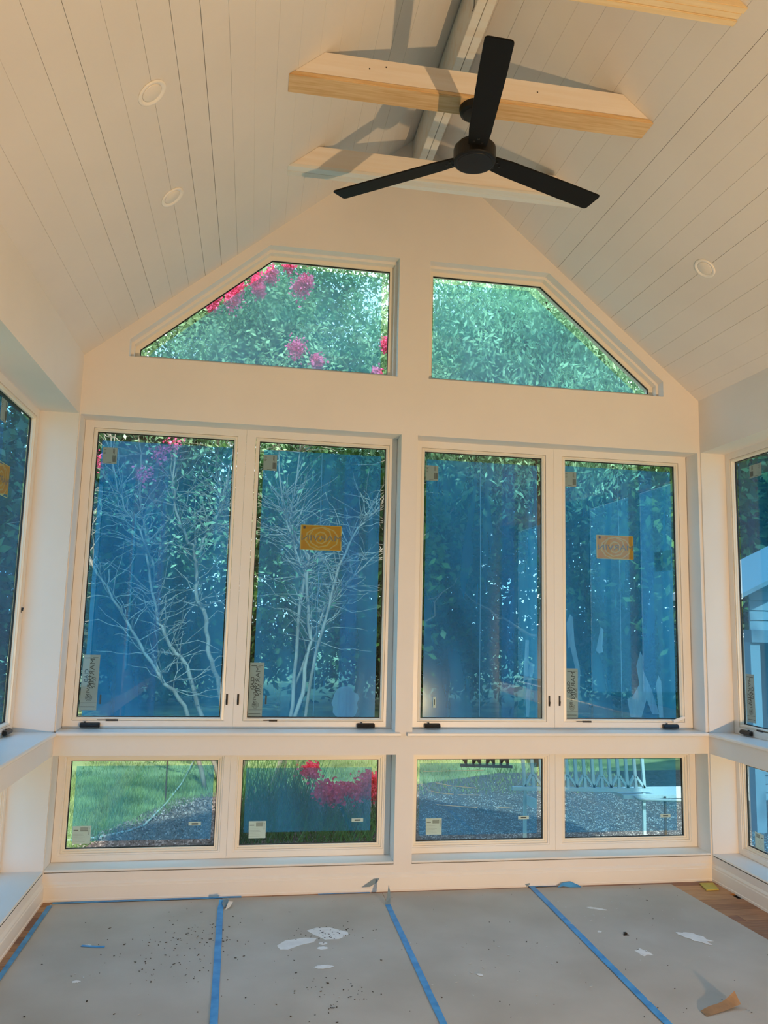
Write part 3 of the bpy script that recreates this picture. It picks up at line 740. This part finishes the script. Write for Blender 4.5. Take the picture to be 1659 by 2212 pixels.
# loose folded ends
def flap(name, V, F, mt, lab, cat='tape'):
    o = M_(name, V, F, mt, None, label=lab, cat=cat)
    md = o.modifiers.new('s', 'SOLIDIFY'); md.thickness = .0006; return o
flap('tape_flap', [(1.912, -.240, .004), (1.944, -.240, .004), (1.925, -.215, .03), (1.950, -.205, .03), (1.935, -.200, .065), (1.950, -.196, .06), (1.941, -.190, .095)],
     [(0, 1, 3, 2), (2, 3, 5, 4), (4, 5, 6)], M_TAPED, 'grey-backed end of the middle tape standing up from the floor')
flap('tape_flap', [(1.81, -.02, .03), (1.86, -.02, .032), (1.85, -.018, .055), (1.905, -.018, .058), (1.88, -.016, .075), (1.915, -.016, .078)],
     [(0, 1, 3, 2), (2, 3, 5, 4)], M_TAPED, 'grey strip of tape stuck slantwise on the baseboard left of the standing tape end')
flap('tape_flap', [(1.005, -.155, .030), (1.030, -.150, .034), (1.000, -.185, .020), (1.042, -.180, .026), (1.010, -.205, .008), (1.052, -.195, .012)],
     [(0, 1, 3, 2), (2, 3, 5, 4)], M_TAPED, 'grey curled tape end at the top of the left seam')
flap('tape_crumple', [(3.02, -.055, .004), (3.06, -.030, .022), (3.12, -.028, .028), (3.165, -.045, .012), (3.175, -.062, .004), (3.10, -.060, .006), (3.06, -.052, .010)],
     [(0, 1, 6), (1, 2, 5, 6), (2, 3, 5), (3, 4, 5)], M_TAPE, 'crumpled blue tape scrap by the baseboard at the right')
flap('tape_flap', [(2.835, -.018, .004), (2.862, -.016, .004), (2.828, -.014, .018), (2.858, -.014, .022)], [(0, 1, 3, 2)], M_TAPED, 'clear end of the right tape lifted against the baseboard')
flap('plastic_scrap', [(1.020, -.235, .0045), (1.045, -.215, .012), (1.060, -.185, .030), (1.035, -.190, .034)], [(0, 1, 2, 3)], M_LABELW, 'small torn white plastic scrap at the curled end of the left tape', 'scrap')
# paint spills (parts of the sheets they stained)
def spills(sheet_, polys, z, name='paint_spill'):
    for p in polys: B().prism(p, lambda a, c: (a, c, z), lambda a, c: (a, c, z+.0004)).out(name, M_SPILL, sheet_)
ORI[P1.name] = ORI[P2.name] = ORI[P3.name] = ORI[P4.name] = ORI[P5.name] = Vector((0, 0, 0))
def rblob(cx, cy, l, w_, rot, jag=.12): return blob(cx, cy, l, w_, 26, jag, rot)
spills(P2, [[(1.445, -.565), (1.50, -.530), (1.57, -.535), (1.655, -.605), (1.655, -.640), (1.60, -.690), (1.53, -.690), (1.48, -.625)],
            [(1.285, -.740), (1.33, -.680), (1.43, -.655), (1.49, -.665), (1.47, -.715), (1.40, -.745), (1.34, -.790), (1.30, -.785)]], .0030, 'paint_spill')
spills(P2, [rblob(1.515, -.735, .022, .016, 0)], .0030); spills(P2, [rblob(1.508, -.790, .028, .018, 0)], .0030)
spills(P2, [rblob(1.495, -1.000, .046, .020, 0)], .0030)
spills(P4, [rblob(3.085, -1.010, .030, .045, .3, .35)], .0050)
spills(P4, [rblob(3.11, -.42, .055, .016, -.5, .3)], .0050); spills(P4, [rblob(2.98, -.74, .010, .012, 0, .3)], .0050)
spills(P5, [rblob(3.45, -.86, .045, .09, .6, .3)], .0030)
spills(P1, [rblob(.40, -1.03, .018, .014, 0, .3)], .0030); spills(P1, [rblob(.10, -1.42, .014, .012, .5)], .0030); spills(P1, [rblob(.13, -1.43, .014, .012, .5)], .0030)
spills(P3, [rblob(2.20, -1.16, .010, .018, .7)], .0030)
spills(P1, [rblob(.372, -.640, .020, .010, 0, .2)], .0030)
def specks(name, n, mt, lab, r0, r1, xs, ys, cl=None):
    b = B()
    for i in range(n):
        if cl and random.random() < .55:
            c = random.choice(cl); x = random.gauss(c[0], c[2]); y = random.gauss(c[1], c[3])
        else: x = random.uniform(*xs); y = random.uniform(*ys)
        if not (.1 < x < 3.75 and y < -.1): continue
        r = random.uniform(r0, r1); k = random.uniform(.8, 2.5); t = random.uniform(0, math.pi)
        z = .0032 if x < 2.86 else .0050
        P = blob(x, y, r*k, r, 5, .3, t)
        b.prism(P, lambda a, c: (a, c, z), lambda a, c: (a, c, z+.0008))
    b.out(name, mt, label=lab, cat='debris', kind='stuff')
specks('dirt_specks', 420, M_DIRT, 'brown crumbs and dirt specks scattered over the floor paper', .0012, .0038, (.1, 3.7), (-2.4, -.1), [(.75, -.75, .16, .2), (.85, -.9, .2, .2), (1.5, -1.3, .12, .1), (1.55, -.62, .08, .05), (.9, -.55, .1, .1)])
specks('paint_drips', 130, M_SPECK, 'tiny white paint drips scattered over the floor paper', .0012, .0045, (.1, 3.7), (-2.4, -.1), [(2.2, -1.15, .2, .2), (3.0, -.6, .2, .3)])
# kraft curl, note pad, small clip
V = []; F = []
for j in range(2):
    for i in range(9):
        t = i/8; V.append((3.035+.195*t, -1.600+.055*t-.045*j, .0062+.030*(t**2)*(1-j*.6)+.008*math.sin(t*7)*(1-j)*.6+(.012 if j == 0 else 0)*t))
for i in range(8): F.append((i, i+1, i+10, i+9))
flap('paper_curl', V, F, M_KRAFT, 'torn curled scrap of brown kraft paper at the loose paper edge', 'paper')
B().hexa([(3.966, -.064, .001), (3.938, -.186, .001), (4.026, -.182, .001), (4.060, -.066, .001), (3.966, -.064, .008), (3.938, -.186, .008), (4.026, -.182, .008), (4.060, -.066, .008)]).out(
    'note_pad', mat('note_yellow', (196, 182, 92), .7, noise=.05, scale=40), bevel=.001, label='small yellow-green printed card lying on the wood floor in the right corner', cat='card')
b = B().box(3.093, 3.107, -.800, -.784, .004, .016); b.box(3.085, 3.115, -.803, -.796, .004, .008)
b.out('clip', M_HW, label='tiny black clip lying on the loose paper edge', cat='clip')

# ================================================================ outside
GZ0 = -.6
def leaves(centers, size, aspect=2.6, droop=0.0):
    n = len(centers)
    d = rng.normal(size=(n, 3)); d[:, 2] -= droop; d /= np.linalg.norm(d, axis=1)[:, None]
    r_ = rng.normal(size=(n, 3)); s_ = np.cross(d, r_); s_ /= np.linalg.norm(s_, axis=1)[:, None]
    nn = np.cross(d, s_)
    L = (size*rng.uniform(.6, 1.3, n))[:, None]; wd = L/aspect
    c = np.asarray(centers)
    v = np.stack([c-d*L/2, c+s_*wd/2+nn*L*.06, c+d*L/2, c-s_*wd/2+nn*L*.06], 1).reshape(-1, 3)
    return v
def quads_obj(name, v, mt, parent=None, **kw):
    n = len(v)//4; me = bpy.data.meshes.new(name)
    me.vertices.add(4*n); me.vertices.foreach_set('co', v.astype(np.float32).ravel())
    me.loops.add(4*n); me.loops.foreach_set('vertex_index', np.arange(4*n, dtype=np.int32))
    me.polygons.add(n); me.polygons.foreach_set('loop_start', np.arange(0, 4*n, 4, dtype=np.int32)); me.polygons.foreach_set('loop_total', np.full(n, 4, dtype=np.int32))
    me.update(); me.validate()
    return link(name, me, mt, parent, **kw)
def clumps(c, r, nc, per, sig, shell=.5):
    """leaf centres in gaussian clumps inside an ellipsoid"""
    d = rng.normal(size=(nc, 3)); d /= np.linalg.norm(d, axis=1)[:, None]
    rad = rng.uniform(shell, 1, nc)[:, None]
    cc = np.array(c)+d*rad*np.array(r)
    p = np.repeat(cc, per, 0)+rng.normal(size=(nc*per, 3))*sig
    return p
TK = .62
def branch(b, p, r0, r1, wig=.04, sub=4):
    P = [Vector(q) for q in p]; out = []
    for i in range(len(P)-1):
        for k in range(sub):
            t = k/sub; q = P[i].lerp(P[i+1], t)
            if 0 < i+k: q = q+Vector([random.uniform(-wig, wig) for _ in range(3)])*.5
            out.append(q)
    out.append(P[-1]); n = len(out)
    b.tube(out, [(r0+(r1-r0)*i/(n-1))*TK for i in range(n)], 7)
    return out
# crape myrtle in front of the left half
my = empty('crape_myrtle', (.9, 6.2, GZ0), label='crape myrtle with pale forked trunks and pink blossom outside the left windows', cat='tree')
b = B(); Y = 6.0; paths = []
paths.append(branch(b, [(.80, Y, GZ0), (.51, Y, .28), (.28, Y, .92), (-.02, Y, 1.31), (-.15, Y, 1.57), (-.3, Y+.1, 2.2), (-.5, Y+.3, 3.2), (-.6, Y+.3, 4.4)], .055, .015))
paths.append(branch(b, [(.62, Y-.3, GZ0), (.3, Y-.3, .43), (-.03, Y-.3, .83), (-.41, Y-.3, 1.38), (-.76, Y-.3, 1.94), (-.94, Y-.3, 2.18), (-1.3, Y-.2, 2.9)], .05, .012))
paths.append(branch(b, [(-.2, Y+.2, 2.1), (-.3, Y+.2, 2.34), (-.38, Y, 2.6), (-.64, Y, 3.01), (-.77, Y, 3.24), (-.95, Y, 4.2)], .03, .012))
paths.append(branch(b, [(.95, Y, GZ0), (.67, Y, .8), (.55, Y, 1.17), (.47, Y, 1.68), (.35, Y, 1.85), (.32, Y, 2.28), (.30, Y, 2.49), (.19, Y, 2.62), (.06, Y, 2.87), (-.02, Y, 3.26), (-.06, Y, 3.44), (-.02, Y, 4.6)], .055, .018))
paths.append(branch(b, [(.32, Y, 2.4), (.52, Y, 2.85), (.68, Y, 3.3), (.8, Y, 4.6)], .028, .012))
paths.append(branch(b, [(1.15, Y+.3, GZ0), (.80, Y+.3, 1.4), (.73, Y+.3, 2.77), (.61, Y+.3, 3.16), (.51, Y+.3, 3.69), (.47, Y+.3, 5)], .05, .018))
paths.append(branch(b, [(1.45, Y-.2, GZ0), (1.80, Y-.2, .6), (1.90, Y, 1.3), (1.84, Y, 2.15), (1.71, Y, 2.4), (1.54, Y, 2.89), (1.43, Y, 3.26), (1.3, Y, 4.6)], .05, .016))
paths.append(branch(b, [(1.60, Y, GZ0), (1.72, Y, .8), (1.77, Y, 2.09), (1.83, Y, 2.46), (1.62, Y, 2.77), (1.55, Y, 2.95), (1.6, Y, 3.27), (1.75, Y, 4.6)], .045, .015))
paths.append(branch(b, [(1.75, Y, GZ0), (2.0, Y, 1.2), (2.27, Y, 2.36), (2.51, Y, 2.87), (2.82, Y, 3.2), (3.2, Y, 4.2)], .04, .013))
paths.append(branch(b, [(1.7, Y+.2, .6), (2.1, Y+.3, 1.7), (2.5, Y+.3, 2.2), (3.0, Y+.3, 2.7)], .03, .01))
for _ in range(760):
    pth = random.choice(paths); q = random.choice(pth[len(pth)//4:])
    d = Vector((random.uniform(-1, 1), random.uniform(-.5, .5), random.uniform(-.1, .9))).normalized(); L = random.uniform(.25, .9)
    branch(b, [q, q+d*L*.5+Vector((0, 0, random.uniform(-.08, .12))), q+d*L], .012, .004, .04, 3)
b.out('trunk', M_BARK, my, smooth=True)
TK = 1.0
cl = [clumps((.9, 6.5, 6.2), (3.6, 1.2, 2.2), 900, 60, .16, .1), clumps((1.2, 5.9, 5.2), (2.8, .6, 1.3), 420, 50, .14, .05), clumps((.6, 6.0, 3.0), (1.8, .8, 1.3), 60, 14, .2, .2)]
quads_obj('foliage', leaves(np.vstack(cl), .085, 2.3), M_LEAF1, my, kind='stuff')
def blossom(c, r, n, parent):
    p = np.array(c)+rng.normal(size=(n, 3))*np.array(r)
    quads_obj('blossom_cluster', leaves(p, .038, 1.2), M_PINK, parent, kind='stuff')
for x, z, s_ in ((.65, 5.68, .11), (.96, 5.92, .07), (1.14, 6.02, .06), (1.54, 5.91, .09), (.45, 5.70, .06), (1.37, 6.20, .06), (1.51, 5.06, .08), (1.79, 4.90, .06), (2.69, 5.21, .05), (2.58, 4.80, .05), (.70, 5.83, .07), (1.0, 5.80, .05), (1.62, 5.98, .05), (.40, 5.55, .05)):
    blossom((x, 5.0, z+.02), (s_*.62, .06, s_*.8), 420, my)
for x, z in ((-.88, 3.48), (.03, 3.72), (-.12, 3.58), (-.3, 3.3)): blossom((x, 5.0, z), (.06, .05, .06), 120, my)
# low pink azalea in front of the second low window
az = empty('flowering_shrub', (2.05, 3.6, GZ0), label='low strappy shrub with red-pink flower heads outside the low window left of the centre post', cat='shrub')
for x, y, z, s_ in ((1.75, 3.5, .07, .045), (1.92, 3.5, -.12, .065), (1.99, 3.5, -.17, .055), (2.25, 3.5, -.12, .065), (2.37, 3.5, -.03, .055), (2.42, 3.5, -.14, .045), (2.12, 3.6, -.12, .03)):
    p = np.array((x, y-.25, z+.02))+rng.normal(size=(520, 3))*np.array((s_*.95, .05, s_*.75)); quads_obj('flower_head', leaves(p, .036, 1.2), M_RED, az, kind='stuff')
b = B()
for x, z in ((1.75, .05), (1.92, -.16), (2.3, -.14), (2.4, -.1)):
    b.tube([(x+.1, 3.65, GZ0), (x+.04, 3.55, (GZ0+z)/2), (x, 3.5, z)], .006, 5)
b.out('stem', M_LEAF3, az, kind='stuff')
def blades(n, xs, ys, h, wd, z0=GZ0, bend=.5):
    x = rng.uniform(*xs, n); y = rng.uniform(*ys, n); hh = h*rng.uniform(.5, 1.3, n); t = rng.uniform(0, 2*np.pi, n)
    bx, by = np.cos(t)*hh*bend, np.sin(t)*hh*bend; a = rng.uniform(0, np.pi, n); wx, wy = np.cos(a)*wd/2, np.sin(a)*wd/2
    z = np.full(n, z0)
    v = np.stack([np.stack([x-wx, y-wy, z], 1), np.stack([x+wx, y+wy, z], 1), np.stack([x+bx+wx*.2, y+by+wy*.2, z+hh], 1), np.stack([x+bx-wx*.2, y+by-wy*.2, z+hh], 1)], 1)
    return v.reshape(-1, 3)
quads_obj('strap_leaves', np.vstack([blades(1500, (1.0, 2.7), (3.0, 3.9), .34, .012, bend=.6), blades(500, (1.0, 1.9), (3.8, 5.5), .5, .016, bend=.4)]), M_LEAF4, az, kind='stuff')
# lawn, mulch, gravel
B().box(-40, 50, .27, 90, GZ0-.3, GZ0).out('lawn', M_LAWN, label='wide green lawn outside the windows', kind='structure')
B().box(-40, -.28, -20, .27, GZ0-.3, GZ0).out('lawn', M_LAWN, label='lawn beside the room on the left', kind='structure')
B().box(W_+.23, 50, -20, .27, GZ0-.3, GZ0).out('lawn', M_LAWN, label='lawn beside the room on the right', kind='structure')
v = np.vstack([blades(26000, (-1.2, 1.2), (2.7, 6.5), .07, .006), blades(14000, (-1.2, 6.5), (5.2, 11), .07, .010)])
x_, y_ = v[::4, 0], v[::4, 1]
keep = ~((x_ > -.35) & (y_ < 5.2) & (y_ < 3.2+2.0*(x_+.35)))
v = v.reshape(-1, 4, 3)[keep].reshape(-1, 3)
quads_obj('grass', v, M_GRASS, label='green grass blades of the lawn behind the low windows', cat='grass', kind='stuff')
B().prism([(-.5, 2.6), (2.9, 2.6), (2.9, 5.1), (1.4, 5.9), (.3, 5.2), (-.1, 4.2)], lambda a, c: (a, c, GZ0+.001), lambda a, c: (a, c, GZ0+.02)).out('mulch_bed', M_MULCH, label='brown mulch bed under the crape myrtle', kind='structure')
p = np.stack([rng.uniform(-.5, 2.7, 9000), rng.uniform(2.7, 5.1, 9000), np.full(9000, GZ0+.03)+rng.uniform(0, .02, 9000)], 1)
keep = p[:, 1] < 3.4+2.2*(p[:, 0]+.4)
quads_obj('leaf_litter', leaves(p[keep], .032, 2), mat('dry_leaves', (120, 98, 92), .9, rgb2=(168, 148, 140), scale=12), label='dry leaf litter on the mulch bed', cat='leaves', kind='stuff')
B().prism([(2.9, 2.3), (9, 2.3), (9, 6.8), (4.8, 6.6), (2.9, 5.6)], lambda a, c: (a, c, GZ0+.001), lambda a, c: (a, c, GZ0+.015)).out('gravel_path', M_GRAVEL, label='grey gravel strip outside the right low windows', kind='structure')
n = 26000; px = rng.uniform(2.3, 6.8, n); py = 2.4+rng.beta(1, 2.2, n)*4.0; rr = rng.uniform(.004, .010, n)
t = np.array([(1, 0, 0), (-.6, .8, 0), (-.5, -.8, 0), (0, 0, .8)]); V = (t[None]*rr[:, None, None]*rng.uniform(.7, 1.3, (n, 4, 1))); 
ang = rng.uniform(0, 6.28, n); ca, sa = np.cos(ang), np.sin(ang)
V2 = V.copy(); V2[:, :, 0] = V[:, :, 0]*ca[:, None]-V[:, :, 1]*sa[:, None]; V2[:, :, 1] = V[:, :, 0]*sa[:, None]+V[:, :, 1]*ca[:, None]
V2 += np.stack([px, py, np.full(n, GZ0+.016)], 1)[:, None, :]
F = [(4*i+a, 4*i+b_, 4*i+c) for i in range(n) for a, b_, c in ((0, 1, 3), (1, 2, 3), (2, 0, 3))]
M_('gravel', V2.reshape(-1, 3).tolist(), F, M_STONE, label='loose grey gravel stones outside the right low windows', cat='gravel', kind='stuff')
# hose and stake
B().tube([(.36, 8.2, GZ0+.04), (.33, 7.2, GZ0+.03), (.30, 6.0, GZ0+.03), (.22, 4.91, GZ0+.03), (.16, 4.35, GZ0+.04), (.09, 3.9, GZ0+.03), (-.05, 3.68, GZ0+.03), (-.30, 3.52, GZ0+.02), (-.6, 3.42, GZ0+.02)], .011, 8).out(
    'garden_hose', M_HOSE, smooth=True, label='pale garden hose curving over the grass outside the far left low window', cat='hose')
b = B(); b.tube([(.195, 5.0, GZ0), (.19, 5.0, .05)], .010, 6); b.tube([(.19, 5.0, .05), (.19, 5.0, .07)], .014, 6)
b.out('garden_stake', M_FRAMED, label='thin dark garden stake beside the hose', cat='stake')
# openwork frame
fr = empty('openwork_frame', (4.3, 2.2, GZ0), label='pale blue-grey openwork frame of upright bars with Y-shaped braces outside the right low windows', cat='frame')
y = 2.2
def bar(x0, z0, x1, z1, t=.011, d=.012, mt=M_FRAMEM, nm='bar', yy=None):
    yq = y if yy is None else yy
    dx, dz = x1-x0, z1-z0; L = math.hypot(dx, dz); nx, nz = -dz/L*t, dx/L*t
    B().hexa([(x0-nx, yq-d, z0-nz), (x0+nx, yq-d, z0+nz), (x0+nx, yq+d, z0+nz), (x0-nx, yq+d, z0-nz), (x1-nx, yq-d, z1-nz), (x1+nx, yq-d, z1+nz), (x1+nx, yq+d, z1+nz), (x1-nx, yq+d, z1-nz)]).out(nm, mt, fr)
bar(3.50, .122, 4.86, .092, .016, .02, nm='bottom_rail'); bar(3.46, .60, 4.86, .60, .016, .02, nm='top_rail')
k = 0; x = 3.60
while x < 4.84:
    zb = .12-.022*(x-3.5); bar(x+.02, zb, x-.015, .60, .013)
    if k % 2 == 0:
        if x+.10 < 4.84: bar(x+.02, zb+.02, x+.085, zb+.125, .010)
        if x-.08 > 3.52: bar(x+.02, zb+.02, x-.062, zb+.125, .010)
    x += .0835; k += 1
for x in (3.62, 4.78): bar(x, GZ0, x, .11, .014, nm='leg')
B().hexa([(3.63, 2.16, -.02), (3.72, 2.16, -.055), (3.72, 2.24, -.055), (3.63, 2.24, -.02), (3.63, 2.16, .055), (3.72, 2.16, .03), (3.72, 2.24, .03), (3.63, 2.24, .055)]).out('foot_plate', M_FRAMEM, fr)
f2 = fr
bar(3.03, .315, 3.52, .300, .012, .012, M_FRAMED, 'backlit_rail', 2.26)  # frame's end seen against the light, its shade put into a dark colour
for i in range(7):
    x = 3.08+.066*i; bar(x, .30, x+(.02 if i % 2 else -.01), .60, .010, .012, M_FRAMED, 'dark_bar', 2.26); bar(x, .33, x+.05*(1 if i % 2 else -1), .40, .008, .012, M_FRAMED, 'dark_bar', 2.26)
sh = B(); sh.tube([(4.64, 2.1, .058), (4.68, 2.1, .032), (5.6, 2.1, .0)], .013, 8)
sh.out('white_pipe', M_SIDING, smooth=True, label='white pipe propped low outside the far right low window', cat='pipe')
B().box(4.55, 5.6, 2.14, 2.5, .03, .06).out('grey_panel', M_FRAMEM, label='flat grey panel behind the white pipe outside', cat='panel')
for x in (4.95, 5.5): B().tube([(x, 2.12, .05), (x, 2.12, GZ0)], .012, 6).out('prop_post', M_FRAMED, label='short post holding up the white pipe, %s' % ('left one' if x < 5 else 'right one'), cat='post')
# trees
def tree(cx, cy, h, rx, rz, mt, lab, nc=260, per=45, size=.17, cz=None, trunk=.16, sig=.38, droop=0, shell=.3, asp=2.2, name='tree'):
    r_ = empty(name, (cx, cy, GZ0), label=lab, cat='tree', group='trees beyond the windows')
    b = B(); c = cz if cz else h*.6
    main = branch(b, [(cx, cy, GZ0), (cx+.15, cy, c*.35), (cx-.1, cy, c*.8), (cx, cy, c+rz*.5)], trunk, trunk*.3, .08)
    for _ in range(9):
        q = random.choice(main[3:]); d = Vector((random.uniform(-1, 1), random.uniform(-1, 1), random.uniform(.1, .9))).normalized()
        branch(b, [q, q+d*rx*.45, q+d*rx*.85+Vector((0, 0, .3))], trunk*.35, trunk*.08, .15)
    b.out('trunk', M_BARKD, r_, smooth=True)
    quads_obj('foliage', leaves(clumps((cx, cy, c), (rx, rx*.8, rz), nc, per, sig, shell), size, asp, droop), mt, r_, kind='stuff')
tree(5.6, 7.2, 7, 2.5, 2.3, M_LEAF2, 'bright willowy tree with drooping leaves outside the right transom window', 1100, 60, .12, 5.9, .10, .22, 1.2, .1, 3.2)
tree(3.6, 8.6, 6, 1.4, 1.5, M_LEAF2, 'small willowy tree behind the centre post', 320, 45, .12, 5.6, .07, .22, 1.2, .1, 3.2)
tree(3.0, 9.5, 6, 1.9, 2.0, M_LEAF4, 'broad-leaved tree outside the casement right of the centre post', 170, 40, .17, 2.9, .10, .3, 0, .2, 1.8)
L3 = [(-9, 13, 9, 3.6, 4.2), (-4.4, 15, 9, 3.2, 4.0), (-1.6, 12.5, 9, 1.9, 3.2), (2.2, 14, 9, 2.6, 3.6), (5.6, 13.5, 9, 2.6, 4.2), (9, 14, 10, 3.2, 4.4), (13, 15, 10, 3.6, 4.6), (17.5, 13, 10, 3.8, 4.8),
      (-7, 20, 12, 4, 5.4), (-2.2, 22, 11, 4, 5.0), (3.2, 23, 13, 4.4, 6), (8.5, 22, 13, 4.4, 6), (14, 22, 13, 4.4, 6), (-13.5, 18, 12, 4, 5), (20, 20, 13, 4.4, 6)]
W3 = ['far left', 'left', 'left of the myrtle trunks', 'behind the middle post', 'right of the middle', 'behind the far right casement', 'right', 'far right',
      'far left, deeper in', 'left, deeper in', 'middle, deeper in', 'right of middle, deeper in', 'right, deeper in', 'left edge of the wood', 'right edge of the wood']
for i, (a, b_, h, rx, rz) in enumerate(L3):
    tree(a, b_, h, rx, rz, M_LEAF3 if i % 3 else M_LEAF4, 'dark leafy tree of the wood behind the lawn, %s' % W3[i], 230, 44, .24, h*.42, .16, .45, 0, .25)
# hedge of undergrowth along the far side of the lawn
for i, (x, y, rx) in enumerate(((-7, 15.5, 3.6), (-1, 16, 3.6), (5.5, 16.5, 3.8), (12, 16, 4))):
    hd = empty('undergrowth', (x, y, GZ0), label='dark undergrowth at the foot of the wood, %s' % ['far left', 'left of middle', 'right of middle', 'far right'][i], cat='bushes')
    quads_obj('foliage', leaves(clumps((x, y, .9), (rx, 1.2, 1.7), 260, 40, .35, .2), .22, 2), M_LEAF3, hd, kind='stuff')
# trees outside the side windows; unseen ones beside the walls added as shade
tree(-7, -2.5, 7, 3.0, 3.4, M_LEAF3, 'unseen dark tree outside the left side wall, added to shade its windows', 200, 44, .24, 3.2, .16, .45, 0, .25)
tree(-7.5, 4, 8, 3.2, 4.0, M_LEAF3, 'dark tree outside the left corner of the room', 220, 44, .24, 3.6, .16, .45, 0, .25)
tree(10.5, 8.5, 8, 2.8, 3.8, M_LEAF4, 'tree behind the white-sided porch', 200, 44, .22, 4.2, .16, .45, 0, .25)
tree(14.5, 11, 10, 3.4, 4.8, M_LEAF3, 'large tree beyond the porch, right side window', 260, 44, .24, 4.2, .16, .45, 0, .25)
tree(13, 4.5, 9, 3.0, 4.4, M_LEAF3, 'large tree to the right of the porch', 240, 44, .24, 3.8, .16, .45, 0, .25)
tree(9.5, -2, 8, 2.8, 4.0, M_LEAF3, 'unseen dark tree outside the right side wall, added to shade its windows', 220, 44, .24, 3.6, .16, .45, 0, .25)
tree(-5.2, 8.5, 9, 2.6, 4.2, M_LEAF3, 'dense dark tree in line with the left side window', 260, 48, .24, 3.6, .16, .45, 0, .2)
# neighbouring gabled porch with white siding
hs = empty('gabled_porch', (8.5, 4, GZ0), label='white-sided gabled porch seen through the right side window', cat='building')
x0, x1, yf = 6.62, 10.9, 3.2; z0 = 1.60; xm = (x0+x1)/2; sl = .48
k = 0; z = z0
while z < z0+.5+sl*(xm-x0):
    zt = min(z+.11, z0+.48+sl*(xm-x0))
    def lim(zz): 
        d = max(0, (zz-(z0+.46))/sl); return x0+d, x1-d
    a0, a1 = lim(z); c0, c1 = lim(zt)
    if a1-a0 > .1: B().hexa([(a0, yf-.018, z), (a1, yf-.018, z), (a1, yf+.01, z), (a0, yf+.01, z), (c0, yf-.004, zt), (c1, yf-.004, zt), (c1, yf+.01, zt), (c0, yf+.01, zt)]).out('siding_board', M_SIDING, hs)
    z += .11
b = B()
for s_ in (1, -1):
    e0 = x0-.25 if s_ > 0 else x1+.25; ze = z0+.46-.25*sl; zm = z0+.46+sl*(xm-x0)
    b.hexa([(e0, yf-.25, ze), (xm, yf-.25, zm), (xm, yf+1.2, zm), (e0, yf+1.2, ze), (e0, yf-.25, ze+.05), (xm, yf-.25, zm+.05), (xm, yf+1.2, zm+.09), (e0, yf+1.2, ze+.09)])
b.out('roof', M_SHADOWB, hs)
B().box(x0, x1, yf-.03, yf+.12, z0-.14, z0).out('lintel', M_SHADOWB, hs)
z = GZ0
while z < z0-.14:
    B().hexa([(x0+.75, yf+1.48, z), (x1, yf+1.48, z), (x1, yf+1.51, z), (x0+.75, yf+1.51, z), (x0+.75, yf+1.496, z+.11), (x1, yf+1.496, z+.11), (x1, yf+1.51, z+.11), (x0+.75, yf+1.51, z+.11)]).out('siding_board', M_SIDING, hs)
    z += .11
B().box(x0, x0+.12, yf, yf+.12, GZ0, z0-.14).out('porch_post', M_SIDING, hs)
